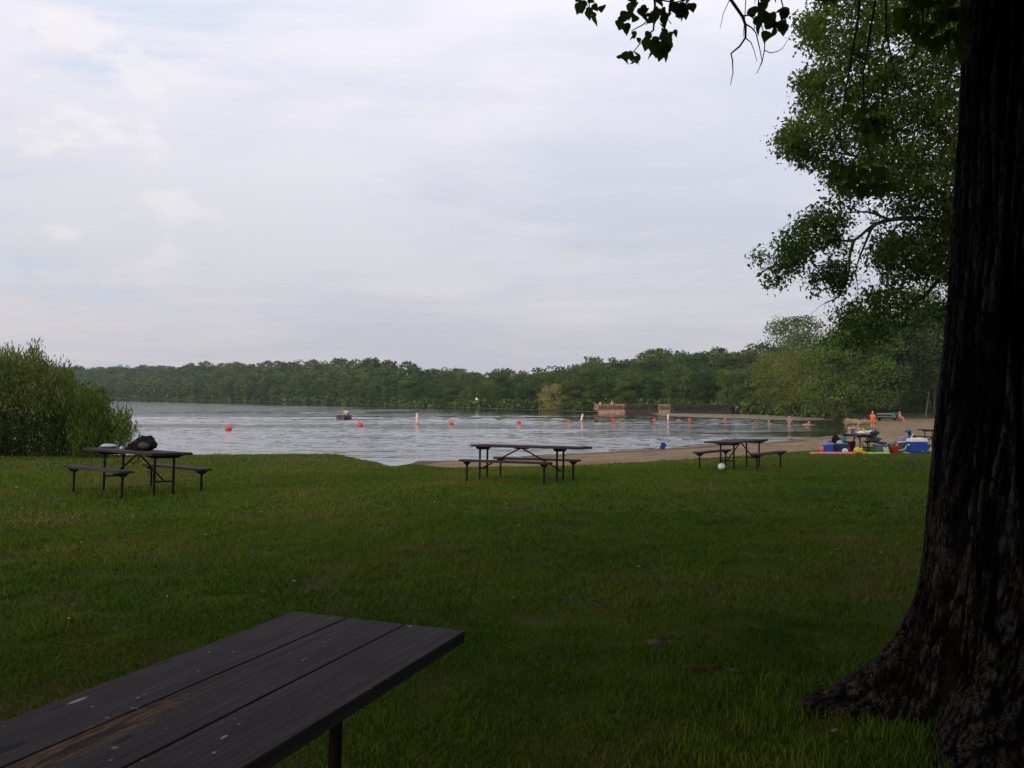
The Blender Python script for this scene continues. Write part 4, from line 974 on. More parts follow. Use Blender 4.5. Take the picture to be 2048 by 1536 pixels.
# ------------------------------------------------------------------ small things
def cm(name, c, rough=0.6, spec=0.3, var=0.1, vs=20): return mat(name, color=c, rough=rough, spec=spec, var=var, vscale=vs)
BLK = cm('black_fabric', (0.010, 0.010, 0.011), 0.85, 0.08); NAVY = cm('navy_fabric', (0.015, 0.03, 0.07)); RED = cm('red_plastic', (0.45, 0.03, 0.03), 0.4)
WHT = cm('white_plastic', (0.72, 0.72, 0.70), 0.45); TEAL = cm('teal_fabric', (0.03, 0.16, 0.19)); LBLUE = cm('light_blue_fabric', (0.16, 0.30, 0.52))
YEL = cm('yellow_plastic', (0.55, 0.48, 0.03), 0.4); LIME = cm('lime_plastic', (0.22, 0.62, 0.12), 0.5); PINK = cm('pink_foam', (0.60, 0.20, 0.17), 0.7)
BLUE = cm('blue_plastic', (0.02, 0.06, 0.42), 0.4); BROWN = cm('brown_glass', (0.06, 0.022, 0.01), 0.2); MAR = cm('maroon_wicker', (0.12, 0.02, 0.02)); GRYB = cm('grey_blue_plastic', (0.10, 0.13, 0.20), 0.5)
CREAM = cm('cream_cloth', (0.50, 0.47, 0.40), 0.8); GRN = cm('green_glass', (0.03, 0.12, 0.04), 0.2); SKIN = cm('skin', (0.48, 0.26, 0.18), 0.55, var=0.05); ORG = cm('orange_cloth', (0.75, 0.13, 0.03), 0.7); BUOYC = cm('buoy_orange', (0.62, 0.085, 0.035), 0.5, var=0.25, vs=6)
def on_table(t, lx, ly, dz=0.0, h=0.74): return t.matrix_basis @ Vector((lx, ly, h+dz))
def thing(name, label, cat, loc, rz=0, group=None):
    o = empty(name, loc); o.rotation_euler = (0, 0, rz); return tag(o, label, cat, group)
bpy.context.view_layer.update()
def tloc(t, px, py_hint=None, ly=0.0):
    """a spot on table t that lies on the sight line of column px"""
    best = min((abs((on_table(t, x/50, ly)).x/(on_table(t, x/50, ly)).y-(px-1024)/F), x/50) for x in range(-60, 61)); return on_table(t, best[1], ly)
# black bag and bits on table 1
b = thing('shoulder_bag', 'slouchy black bag with handles on the picnic table by the willows', 'bag', tloc(t1, 287), R(-6))
m = MB(); m.blob((-0.02, 0, 0.085), (0.50, 0.26, 0.19), 3, 0.12, 2.6, 4, -0.085); m.blob((0.03, 0.02, 0.17), (0.34, 0.2, 0.17), 5, 0.15, 2.6, 4); m.blob((0.12, 0.0, 0.11), (0.24, 0.24, 0.20), 9, 0.12, 2.6, 3); m.build('body', BLK, b, True)
m = MB(); m.tube([(-0.10, 0, 0.2), (-0.075, 0, 0.275), (-0.03, 0.02, 0.25), (0.10, 0.02, 0.245), (0.15, 0, 0.255), (0.17, 0, 0.22)], 0.013, 6); m.build('handle', BLK, b, True)
m = MB(); m.blob((0.06, -0.11, 0.10), (0.22, 0.06, 0.12), 8, 0.15, 2, 2); m.build('pocket', cm('dark_grey_fabric', (0.03, 0.033, 0.04)), b, True)
b = thing('folded_towel', 'folded pale towel lying on the left end of the table with the black bag', 'towel', tloc(t1, 217), R(-40))
m = MB(); m.blob((0, 0, 0.035), (0.34, 0.26, 0.085), 4, 0.10, 1.6, 3, -0.034); m.build('upper_fold', cm('pale_grey_cloth', (0.34, 0.36, 0.40)), b, True)
m = MB(); m.blob((0.01, -0.01, 0.018), (0.38, 0.29, 0.06), 7, 0.10, 1.6, 3, -0.017); m.build('lower_fold', NAVY, b, True)
m = MB(); m.lathe([(0.03, 0), (0.034, 0.01), (0.034, 0.035), (0.02, 0.045), (0.001, 0.046)], 14); o = m.build('small_tin', cm('tin_white', (0.5, 0.5, 0.5), 0.4), None, True); o.location = tloc(t1, 243); tag(o, 'small pale tin beside the folded towel on the bagged table', 'tin')
m = MB(); m.blob((0, 0, 0.025), (0.15, 0.10, 0.06), 2, 0.2, 2, 2, -0.024); m.blob((0.05, 0.02, 0.04), (0.07, 0.05, 0.05), 4, 0.1, 2, 2); o = m.build('glove', BLK, None, True); o.location = tloc(t1, 256); tag(o, 'small crumpled dark glove left of the black bag', 'glove')
m = MB(); m.tube([(0.10, 0.02, 0), (0.13, 0.0, -0.05), (0.10, -0.02, -0.14), (0.03, -0.03, -0.17), (-0.04, -0.03, -0.13)], 0.010, 6)
o = m.build('hanging_strap', BLK, None, True); o.location = on_table(t1, 0.25, -0.2, -0.05); tag(o, 'curled black strap hanging under the table with the black bag', 'strap')
m = MB(); m.tube([(0, 0, 0), (0.005, 0, -0.05), (-0.005, 0, -0.09)], 0.006, 6); o = m.build('tied_ribbon', GRN, None, True); o.location = on_table(t2, 0.05, -0.3, -0.045); tag(o, 'short green ribbon hanging under the middle picnic table', 'ribbon')
# ball under table 3
o = thing('beach_ball', 'white ball on the grass under the bare table at the sand edge', 'ball', G(1443, 22.3, 0.09)); m = MB(); m.blob((0, 0, 0), (0.185, 0.185, 0.175), 1, 0.0, 1, 3); m.build('shell', WHT, o, True)
m = MB(); m.tube([(0.09*math.cos(a), 0.012*math.sin(2*a), 0.088*math.sin(a)) for a in np.linspace(0, 6.283, 25)], 0.004, 5); m.build('seam', LBLUE, o, True)
# toy bucket on the sand
def bucket(label, loc, c, r=0.11, h=0.2, tiltx=0, name='bucket', handle=True):
    o = thing(name, label, 'bucket', loc); o.rotation_euler = (tiltx, 0, 0.4)
    m = MB(); m.lathe([(r*0.72, 0), (r*0.74, 0.004), (r, h), (r*1.06, h), (r*1.06, h+0.012), (r*0.95, h+0.012), (r*0.93, h), (r*0.68, 0.012)], 20); m.build('pail', c, o, True)
    if handle: m = MB(); m.tube([(r*1.04*math.cos(a), 0.3*r*math.sin(a), h+r*0.55*math.sin(a)) for a in np.linspace(0, math.pi, 12)], 0.005, 6); m.build('handle', WHT, o, True)
    return o
bucket('small blue toy bucket tipped over at the water edge of the sand', G(1324, 45.5, 0.03), BLUE, 0.16, 0.27, R(35))
# things round the crowded table (distances 34-37 m)
def gp(px, Y, dz=0): return G(px, Y, dz)
o = thing('foam_noodle', 'long pink swim noodle lying on the grass in front of the crowded table', 'pool noodle', gp(1665, 33.4, 0.04)); m = MB(); m.tube([(-0.85, 0, 0), (-0.4, 0.02, 0), (0.2, -0.02, 0), (0.85, 0.03, 0)], 0.055, 12); m.build('noodle', PINK, o, True)
m = MB(); m.tube([(0.80, 0.03, 0), (0.86, 0.03, 0)], 0.06, 12); m.build('end_cap', cm('deep_pink', (0.5, 0.07, 0.08)), o, True)
o = thing('toy_spade', 'upright pink and cream beach spade stuck in the grass left of the blue bag', 'toy spade', gp(1643, 33.7)); m = MB(); m.tube([(0, 0, 0), (0.01, 0, 0.16)], 0.022, 8); m.build('shaft', CREAM, o, True)
m = MB(); m.blob((0.0, 0, 0.20), (0.17, 0.07, 0.16), 3, 0.12); m.build('blade', cm('coral', (0.75, 0.14, 0.12)), o, True)
def cooler(label, loc, w, d, h, body, lid, rz=0, lidh=0.09, name='cool_box', handles=True):
    o = thing(name, label, 'cooler', loc, rz)
    m = MB(); m.box((0, 0, h/2), (w*0.92, d*0.92, h), taper=(1.07, 1.07)); m.build('body', body, o, bevel=0.03, bseg=3)
    m = MB(); m.box((0, 0, h+lidh/2+0.003), (w*1.03, d*1.03, lidh), taper=(0.90, 0.88)); m.box((0, 0, h+lidh+0.012), (w*0.7, d*0.6, 0.022), taper=(0.92, 0.9)); m.build('lid', lid, o, bevel=0.025, bseg=3)
    if handles:
        for s in (-1, 1): m = MB(); m.box((s*(w*0.52), 0, h*0.72), (0.035, d*0.34, 0.05)); m.build('handle', lid, o, bevel=0.01)
        m = MB(); m.lathe([(0.018, 0), (0.018, 0.03)], 10, (w*0.15, -d*0.5-0.012, 0.06)); m.build('drain_plug', WHT, o, True)
    return o
cooler('big deep-blue cool box with domed white lid right of the crowded table', gp(1834, 35.0), 0.68, 0.42, 0.43, BLUE, WHT, R(8), 0.13)
o = thing('tote_bag', 'light blue bag standing at the left end behind the pink noodle', 'bag', gp(1656, 34.0), R(10))
m = MB(); m.box((0, 0, 0.19), (0.33, 0.24, 0.38), taper=(1.08, 0.8)); m.build('body', BLUE, o, bevel=0.04, bseg=3); m = MB(); m.box((0, 0, 0.39), (0.36, 0.22, 0.09), taper=(0.94, 0.7)); m.build('flap', LBLUE, o, bevel=0.02)
m = MB(); m.tube([(-0.08, -0.13, 0.3), (-0.07, -0.12, 0.45), (0.07, -0.12, 0.45), (0.08, -0.13, 0.3)], 0.012, 6); m.build('handle', cm('violet', (0.16, 0.12, 0.36)), o, True)
o = thing('storage_crate', 'dark blue mesh-sided crate full of beach gear under the crowded table', 'crate', gp(1677, 34.6), R(4))
m = MB(); W_, D_, H_ = 0.56, 0.36, 0.40
for s in (-1, 1): m.box((0, s*D_/2, H_/2), (W_, 0.012, H_)); m.box((s*W_/2, 0, H_/2), (0.012, D_-0.02, H_))
m.box((0, 0, 0.012), (W_-0.02, D_-0.02, 0.012)); m.build('crate_body', cm('dark_blue_plastic', (0.02, 0.045, 0.13)), o)
m = MB(); m.tube([(-W_/2, -D_/2, H_), (W_/2, -D_/2, H_), (W_/2, D_/2, H_), (-W_/2, D_/2, H_), (-W_/2, -D_/2, H_)], 0.014, 6); m.build('rim', LBLUE, o, True)
m = MB(); [m.tube([(-W_/2+0.05+i*0.046, -D_/2-0.01, 0.06), (-W_/2+0.05+i*0.046, -D_/2-0.01, H_-0.05)], 0.006, 5) for i in range(11)]; [m.tube([(-W_/2+0.03, -D_/2-0.01, z), (W_/2-0.03, -D_/2-0.01, z)], 0.006, 5) for z in (0.1, 0.18, 0.26, 0.34)]; m.build('side_mesh', NAVY, o)
def blobthing(name, label, cat, loc, d, m_, seed, amp=0.18, rz=0, group=None, flat=None, extra=None):
    o = thing(name, label, cat, loc, rz, group); m = MB(); m.blob((0, 0, d[2]/2), d, seed, amp, 2.2, 3, flat if flat is not None else -d[2]/2*0.96); m.build('body', m_, o, True)
    if extra: extra(o)
    return o
c0 = gp(1677, 34.6)
def strap(o, w=0.1, z=0.2, mm=BLK): m = MB(); m.tube([(-w, 0, z*0.8), (-w*0.7, 0, z*1.15), (w*0.7, 0, z*1.15), (w, 0, z*0.8)], 0.011, 6); m.build('strap', mm, o, True)
blobthing('backpack', 'black backpack sticking up out of the dark blue crate', 'backpack', c0+Vector((-0.12, 0, 0.30)), (0.30, 0.22, 0.42), BLK, 5, 0.14, extra=lambda o: strap(o, 0.08, 0.40))
blobthing('rolled_towel', 'cream towel bunched on the front of the dark blue crate', 'towel', c0+Vector((0.0, -0.08, 0.36)), (0.26, 0.16, 0.16), CREAM, 9, 0.2)
blobthing('beach_towel', 'teal towel heaped in the right half of the dark blue crate', 'towel', c0+Vector((0.17, 0, 0.34)), (0.26, 0.26, 0.36), TEAL, 11, 0.2)
blobthing('plastic_bag', 'red plastic bag between the crate and the dark red basket', 'bag', gp(1693, 34.9), (0.26, 0.24, 0.36), RED, 13, 0.16, extra=lambda o: strap(o, 0.06, 0.36, RED))
o = thing('waste_basket', 'dark red ribbed basket behind the red plastic bag', 'basket', gp(1702, 36.4)); m = MB(); m.lathe([(0.13, 0), (0.135, 0.01), (0.18, 0.40), (0.19, 0.40), (0.19, 0.42), (0.17, 0.42), (0.12, 0.02)], 20); m.build('basket_body', MAR, o, True); m = MB(); [m.tube([(0.137*math.cos(a), 0.137*math.sin(a), 0.02), (0.184*math.cos(a), 0.184*math.sin(a), 0.39)], 0.006, 5) for a in np.linspace(0, 6.02, 18)]; m.build('rib', MAR, o)
def ring(o, r, mm): m = MB(); m.tube([(r*1.01*math.cos(a), 0.02*math.sin(3*a), r+r*1.01*math.sin(a)) for a in np.linspace(0, 6.283, 21)], 0.006, 5); m.build('stripe', mm, o, True)
o = blobthing('beach_ball', 'white and blue ball on the grass beside the dark blue crate', 'ball', gp(1690, 34.1), (0.24, 0.24, 0.22), cm('pale_ball', (0.5, 0.6, 0.68)), 3, 0.02, extra=lambda o: ring(o, 0.115, BLUE))
blobthing('plastic_bag', 'crumpled yellow plastic bag on the grass at the middle of the crowded table', 'bag', gp(1717, 33.9), (0.36, 0.26, 0.26), YEL, 17, 0.22, extra=lambda o: (MB().blob((0.15, -0.04, 0.06), (0.24, 0.2, 0.13), 21, 0.25).build('loose_flap', YEL, o, True)))
o = thing('bodyboard', 'lime green foam board flat on the grass beneath the heaped bench', 'bodyboard', gp(1755, 33.9, 0.03), R(5)); m = MB(); m.prism([(-0.42, -0.03), (0.30, -0.03), (0.42, 0.0), (0.42, 0.035), (-0.40, 0.04), (-0.43, 0.01)], -0.2, 0.2); m.build('deck', LIME, o, bevel=0.02); m = MB(); m.tube([(-0.1, -0.02, 0.03), (-0.16, -0.12, 0.06), (-0.3, -0.2, 0.02)], 0.008, 6); m.build('leash', BLK, o, True)
o = thing('plastic_tub', 'grey-blue storage tub standing under the heaped bench', 'tub', gp(1760, 34.7), R(3)); m = MB(); m.box((0, 0, 0.17), (0.40, 0.30, 0.34), taper=(1.12, 1.12)); m.build('tub_body', GRYB, o, bevel=0.02); m = MB(); m.box((0, 0, 0.35), (0.48, 0.37, 0.025)); m.build('lid', LBLUE, o, bevel=0.008)
b4 = t4
o = blobthing('jacket', 'dark patterned jacket heaped on the bench end of the crowded table', 'jacket', G(1748, 34.7, 0.43), (0.52, 0.28, 0.24), cm('patterned_dark', (0.05, 0.055, 0.065), var=0.9, vs=40), 23, 0.22, extra=lambda o: (MB().blob((-0.2, -0.02, 0.12), (0.22, 0.2, 0.16), 27, 0.2).build('sleeve', cm('faded_denim', (0.10, 0.13, 0.2)), o, True)))
o = thing('camp_stool', 'low teal-seated folding stool between the tub and the reclining person', 'stool', gp(1773, 35.6)); m = MB(); m.prism([(-0.28, 0.36), (-0.1, 0.33), (0.12, 0.34), (0.28, 0.39), (0.28, 0.41), (0.1, 0.37), (-0.1, 0.36), (-0.28, 0.39)], -0.18, 0.18); m.build('seat', TEAL, o)
for s in (-1, 1):
    for y in (-0.17, 0.17): m = MB(); m.tube([(s*0.24, y, 0), (-s*0.24, y, 0.38)], 0.012, 6); m.build('leg', M_STEEL, o, True)
for k in range(2):
    o = thing('sandal', ('left' if k == 0 else 'right')+' one of the white sandals leaning against the grey-blue tub', 'sandal', gp(1772+k*4, 34.3, 0.01)); o.rotation_euler = (R(70), R(-10+12*k), R(10))
    m = MB(); m.prism([(-0.045, 0), (0.045, 0), (0.05, 0.012), (-0.05, 0.012)], -0.02, 0.25); m.v = [(x*(0.8+1.2*abs(y-0.1)), y, z) for x, y, z in m.v]; m.build('sole', CREAM, o, bevel=0.004)
    m = MB(); m.tube([(-0.04, 0.15, 0.01), (0, 0.13, 0.06), (0.04, 0.15, 0.01)], 0.011, 6); m.build('strap', WHT, o, True)
bucket('red bucket on the grass in front of the reclining person', gp(1789, 34.9), RED, 0.17, 0.26)
blobthing('plastic_bag', 'small pale bag on the grass between the cool box and the furrowed trunk', 'bag', gp(1863, 35.4), (0.26, 0.2, 0.18), cm('pale_lilac', (0.45, 0.40, 0.45)), 31, 0.22, extra=lambda o: strap(o, 0.05, 0.2, WHT))
o = thing('paper_plate', 'white paper plate lying on the grass left of the big cool box', 'plate', gp(1813, 34.0, 0.02)); m = MB(); m.lathe([(0.07, 0), (0.12, 0.015), (0.13, 0.016), (0.07, 0.006)], 18); m.build('rim', WHT, o, True)
# on the crowded table
def ttop(px, ly=0.0, dz=0): return tloc(t4, px, None, ly)+Vector((0, 0, dz))
tp = [G(1716, 35.5, 0.74)]
def tt_(px, dy=0.0): # a spot over the tabletop in the table's frame nearest to the wanted column
    best = None
    for ix in range(-58, 59, 2):
        for iy in (-0.3, -0.15, 0, 0.15, 0.3):
            p = on_table(t4, ix/50, iy); e = abs(1024+F*p.x/p.y-px)+abs(iy-dy)*12
            if best is None or e < best[0]: best = (e, p)
    return best[1]
o = thing('bottle', 'brown glass bottle at the left end of the crowded table', 'bottle', tt_(1688)); m = MB(); m.lathe([(0.035, 0), (0.038, 0.01), (0.038, 0.16), (0.014, 0.21), (0.013, 0.25)], 14); m.build('glass', BROWN, o, True); m = MB(); m.lathe([(0.015, 0.25), (0.015, 0.265)], 10); m.build('cap', CREAM, o, True)
o = thing('paper_cups', 'tall stack of white and red cups on the left half of the crowded table', 'cups', tt_(1699)); 
for i in range(5): m = MB(); m.lathe([(0.055, 0.05*i), (0.06, 0.05*i+0.002), (0.075, 0.05*i+0.05), (0.07, 0.05*i+0.052)], 16); m.build('cup', [CREAM, cm('salmon', (0.55, 0.2, 0.13)), CREAM, cm('rust', (0.4, 0.10, 0.06)), WHT][i], o, True)
o = thing('jar', 'dark lidded jar next to the stack of cups', 'jar', tt_(1706, 0.15)); m = MB(); m.lathe([(0.06, 0), (0.065, 0.01), (0.065, 0.19), (0.05, 0.21)], 16); m.build('glass', cm('dark_jar', (0.03, 0.06, 0.07), 0.2), o, True); m = MB(); m.lathe([(0.055, 0.21), (0.055, 0.235), (0.05, 0.24)], 16); m.build('lid', WHT, o, True)
blobthing('picnic_bag', 'crumpled blue-grey bag lying flat left of the white bags on the crowded table', 'bag', tt_(1711), (0.24, 0.22, 0.10), cm('steel_blue', (0.10, 0.17, 0.22)), 33, 0.2)
blobthing('plastic_bag', 'white plastic bag spread along the middle of the crowded table', 'bag', tt_(1722), (0.34, 0.26, 0.13), WHT, 35, 0.22)
blobthing('plastic_bag', 'second white bag, bulging, right of the green one on the crowded table', 'bag', tt_(1739, -0.15), (0.40, 0.28, 0.17), cm('white_bag', (0.6, 0.62, 0.68)), 37, 0.2)
blobthing('snack_bag', 'lime and yellow snack bag standing among the white bags', 'bag', tt_(1727, 0.15), (0.16, 0.10, 0.24), cm('lime_yellow', (0.32, 0.50, 0.06), var=0.5, vs=14), 39, 0.18)
o = thing('bottle', 'dark green bottle among the white bags on the crowded table', 'bottle', tt_(1735, 0.3)); m = MB(); m.lathe([(0.04, 0), (0.043, 0.01), (0.043, 0.15), (0.016, 0.2), (0.015, 0.24)], 14); m.build('glass', GRN, o, True); m = MB(); m.lathe([(0.018, 0.24), (0.018, 0.26)], 10); m.build('cap', WHT, o, True)
blobthing('paper_box', 'pale cube-like food box near the right end of the crowded table', 'box', tt_(1746, 0.0), (0.2, 0.2, 0.19), CREAM, 41, 0.05)
blobthing('sports_bag', 'navy bag hanging over the right end of the crowded table', 'bag', tt_(1758, -0.3), (0.34, 0.26, 0.16), NAVY, 43, 0.15, extra=lambda o: strap(o, 0.1, 0.15, BLK))
# ------------------------------------------------------------------ people
def skin_obj(name, pts, edges, rad, m, parent, sub=2, root=0):
    me = bpy.data.meshes.new(name+'_cage'); me.from_pydata([tuple(p) for p in pts], edges, [])
    o = bpy.data.objects.new(name+'_cage', me); COL.objects.link(o)
    mod = o.modifiers.new('skin', 'SKIN'); 
    if not me.skin_vertices: bpy.context.view_layer.update()
    lay = me.skin_vertices[0].data
    for i, r in enumerate(rad):
        rr = r if isinstance(r, tuple) else (r, r); lay[i].radius = rr; lay[i].use_root = (i == root)
    s = o.modifiers.new('sub', 'SUBSURF'); s.levels = sub; s.render_levels = sub
    dg = bpy.context.evaluated_depsgraph_get(); ev = o.evaluated_get(dg)
    m2 = bpy.data.meshes.new_from_object(ev); m2.name = name
    bpy.data.objects.remove(o)
    r = bpy.data.objects.new(name, m2); COL.objects.link(r); m2.materials.clear(); m2.materials.append(m); m2.shade_smooth(); r.parent = parent; return r
STAND = dict(pel=(0, 0, .53), chest=(0, 0, .70), nk=(0, 0, .835), hd=(0, -.012, .905), top=(0, 0, .965), nose=(0, -.062, .90),
    shL=(.105, 0, .80), elL=(.135, .01, .63), wrL=(.14, -.03, .49), shR=(-.105, 0, .80), elR=(-.135, .01, .63), wrR=(-.14, -.03, .49),
    hpL=(.05, 0, .50), knL=(.055, -.01, .28), anL=(.055, .01, .04), toL=(.06, -.09, .02), hpR=(-.05, 0, .50), knR=(-.055, -.01, .28), anR=(-.055, .01, .04), toR=(-.06, -.09, .02))
NAMES = ['pel', 'chest', 'nk', 'hd', 'top', 'nose', 'shL', 'elL', 'wrL', 'shR', 'elR', 'wrR', 'hpL', 'knL', 'anL', 'toL', 'hpR', 'knR', 'anR', 'toR']
EDG = [('pel', 'chest'), ('chest', 'nk'), ('nk', 'hd'), ('hd', 'top'), ('hd', 'nose'), ('chest', 'shL'), ('shL', 'elL'), ('elL', 'wrL'), ('chest', 'shR'), ('shR', 'elR'), ('elR', 'wrR'), ('pel', 'hpL'), ('hpL', 'knL'), ('knL', 'anL'), ('anL', 'toL'), ('pel', 'hpR'), ('hpR', 'knR'), ('knR', 'anR'), ('anR', 'toR')]
RAD = dict(pel=.075, chest=.082, nk=.030, hd=.050, top=.040, nose=.010, shL=.036, elL=.024, wrL=.016, shR=.036, elR=.024, wrR=.016, hpL=.052, knL=.034, anL=.022, toL=.018, hpR=.052, knR=.034, anR=.022, toR=.018)
def person(label, loc, rz, h, pose=None, clothes=(), hair=None, hair_len=0.0, skin=None, group=None, drop=()):
    o = empty('person', loc); o.rotation_euler = (0, 0, rz); tag(o, label, 'person', group)
    J = dict(STAND); J.update(pose or {}); J = {k: Vector(v)*h for k, v in J.items()}
    nm = [n for n in NAMES if n not in drop]
    pts = [J[n] for n in nm]; ed = [(nm.index(a), nm.index(b)) for a, b in EDG if a in nm and b in nm]; rad = [RAD[n]*h for n in nm]
    for s in ('L', 'R'):      # a palm and five fingers on every wrist
        if 'wr'+s not in nm: continue
        w, e = J['wr'+s], J['el'+s]; d = (w-e).normalized(); sd = d.cross(Vector((0, 1, 0.2))).normalized()
        pi = len(pts); pts.append(w+d*0.045*h); rad.append((.018*h, .011*h)); ed.append((nm.index('wr'+s), pi))
        for k, ln in ((-1.5, .040), (-.5, .048), (.5, .046), (1.5, .036)):
            q = w+d*0.055*h+sd*k*0.010*h; i = len(pts); pts += [q, q+d*ln*h+Vector((0, -0.012*h, 0))]; rad += [.0055*h, .004*h]; ed += [(pi, i), (i, i+1)]
        i = len(pts); pts.append(w+d*0.045*h+sd*-0.034*h); rad.append(.005*h); ed.append((pi, i))
    skin_obj('body', pts, ed, rad, skin or SKIN, o)
    for cn, cm_, joints, k in clothes:
        js = [j for j in joints if j in nm]; cp = [J[j] for j in js]; ce = [(js.index(a), js.index(b)) for a, b in EDG if a in js and b in js]
        skin_obj(cn, cp, ce, [RAD[j]*h*k for j in js], cm_, o)
    if hair is not None:
        hd, tp = J['hd'], J['top']; ax = (tp-hd).normalized(); fw = (J['nose']-hd); fw = (fw-ax*fw.dot(ax)).normalized()
        m = MB(); m.blob(hd.lerp(tp, 0.45)-fw*0.012*h, (0.115*h, 0.125*h, 0.125*h), 2, 0.06)
        if hair_len: m.tube([hd-fw*0.045*h, hd-fw*0.058*h-ax*hair_len*0.5*h, hd-fw*0.055*h-ax*hair_len*h], [0.05*h, 0.045*h, 0.02*h], 10)
        m.build('hair', hair, o, True)
    return o
BLOND = cm('blond_hair', (0.42, 0.24, 0.11), 0.6); DKH = cm('dark_hair', (0.03, 0.018, 0.012), 0.6)
# standing person in orange on the beach
g = G(1745, 69.5)
person('slim person with long fair hair in an orange swimsuit wrap, standing on the beach', g, R(160), 1.42, dict(elL=(.12, -.04, .66), wrL=(.09, -.12, .56), elR=(-.14, .02, .65), wrR=(-.13, -.03, .52), knL=(.06, -.03, .28), toL=(.07, -.09, .02)),
       [('swimsuit_wrap', ORG, ['pel', 'chest', 'shL', 'shR', 'hpL', 'hpR', 'knL', 'knR'], 1.30)], BLOND, 0.16)
person('small child with pinkish top and dark hair, standing on the beach beyond the crowded table', G(1718, 66, 0), R(200), 0.98, None, [('top', cm('dusty_pink', (0.42, 0.22, 0.22)), ['pel', 'chest', 'shL', 'shR'], 1.15), ('shorts', NAVY, ['pel', 'hpL', 'hpR'], 1.2)], DKH, 0.05)
# seated person far across the beach, on a low folding chair
SIT = dict(pel=(0, 0, .27), chest=(0, .04, .44), nk=(0, .03, .575), hd=(0, .01, .645), top=(0, .02, .705), nose=(0, -.045, .64), shL=(.105, .03, .54), elL=(.13, -.04, .40), wrL=(.08, -.17, .34), shR=(-.105, .03, .54), elR=(-.13, -.04, .40), wrR=(-.08, -.17, .34),
    hpL=(.06, -.02, .26), knL=(.08, -.24, .29), anL=(.08, -.25, .05), toL=(.09, -.34, .02), hpR=(-.06, -.02, .26), knR=(-.08, -.24, .29), anR=(-.07, -.29, .05), toR=(-.08, -.38, .02))
def fold_chair(label, loc, rz, fabric, frame, h=0.36, back=0.62, lean=0.2, w=0.5, group=None):
    o = thing('folding_chair', label, 'folding chair', loc, rz, group)
    m = MB(); m.prism([(-0.25, h-0.01), (0, h-0.04), (0.25, h), (0.25, h+0.012), (0, h-0.028), (-0.25, h+0.002)], -w/2, w/2); m.v = [(yy, xx, z) for xx, yy, z in m.v]; m.build('seat', fabric, o)
    m = MB(); m.prism([(0.22, h), (0.22+lean, h+back), (0.235+lean, h+back), (0.235, h)], -w/2, w/2); m.v = [(yy, xx, z) for xx, yy, z in m.v]; m.build('backrest', fabric, o)
    for s in (-1, 1):
        m = MB(); m.tube([(s*w/2, 0.25+lean, h+back+0.02), (s*w/2, 0.23, h), (s*w/2, -0.20, 0)], 0.014, 8); m.build('leg', frame, o, True)
        m = MB(); m.tube([(s*w/2, -0.26, h), (s*w/2, 0.26, 0)], 0.014, 8); m.build('leg', frame, o, True)
        m = MB(); m.tube([(s*w/2, 0.30, h+0.22), (s*w/2, -0.22, h+0.2), (s*w/2, -0.24, h)], 0.015, 8); m.build('armrest', frame, o, True)
    return o
sg = G(1800, 84)
fold_chair('small dark folding chair under the seated person at the far side of the beach', sg, R(40), cm('dark_red_fabric', (0.10, 0.015, 0.02)), M_STEEL, 0.38, 0.45)
person('person in a pale pinkish outfit seated on a chair against the dark trees', sg, R(40), 1.35, SIT, [('top', cm('pale_pink', (0.42, 0.33, 0.36)), ['pel', 'chest', 'shL', 'shR'], 1.15), ('shorts', cm('rose', (0.35, 0.12, 0.16)), ['pel', 'hpL', 'hpR'], 1.2)], cm('grey_hair', (0.3, 0.28, 0.26)), 0.04)
cg = G(1790, 86); o = fold_chair('second folding chair, teal and empty, beside the seated person', cg, R(-20), TEAL, M_STEEL, 0.38, 0.45)
o = thing('park_bench', 'long low pale bench at the far back of the beach left of the seated person', 'bench', G(1775, 88), R(6)); m = MB(); m.box((0, 0, 0.44), (2.0, 0.3, 0.05)); m.box((0, 0.2, 0.7), (2.0, 0.04, 0.12)); m.build('seat', cm('weathered_grey', (0.22, 0.22, 0.2)), o, bevel=0.005)
for s in (-1, 1): m = MB(); m.box((s*0.8, 0.05, 0.21), (0.08, 0.34, 0.41)); m.build('leg', M_STEEL, o)
# reclining person, seen from the side in a low beach chair facing left
rc = G(1794, 36.2)
def z_(x, z): return (0, x, z)
o = thing('beach_chair', 'low blue beach chair with white frame holding the reclining person', 'beach chair', rc, R(90))
CR = R(90)
m = MB(); m.prism([(-0.28, 0.20), (0.20, 0.15), (0.20, 0.165), (-0.28, 0.215)], -0.26, 0.26); m.v = [(b_, a_, z) for a_, b_, z in m.v]; m.build('seat', LBLUE, o)
m = MB(); m.prism([(0.20, 0.15), (0.52, 0.72), (0.535, 0.71), (0.215, 0.14)], -0.26, 0.26); m.v = [(b_, -a_ if False else a_, z) for a_, b_, z in m.v]; m.build('backrest', TEAL, o)
for s in (-1, 1):
    m = MB(); m.tube([(s*0.275, 0.54, 0.75), (s*0.275, 0.20, 0.14), (s*0.275, 0.06, 0.10), (s*0.275, -0.2, 0.0)], 0.020, 8); m.build('side_rail', WHT, o, True)
    m = MB(); m.tube([(s*0.275, -0.28, 0.2), (s*0.275, 0.30, 0.0)], 0.016, 8); m.build('leg', WHT, o, True)
    m = MB(); m.tube([(s*0.29, 0.36, 0.44), (s*0.29, -0.10, 0.40), (s*0.29, -0.16, 0.2)], 0.016, 8); m.build('armrest', WHT, o, True)
o.rotation_euler = (0, 0, R(-90))
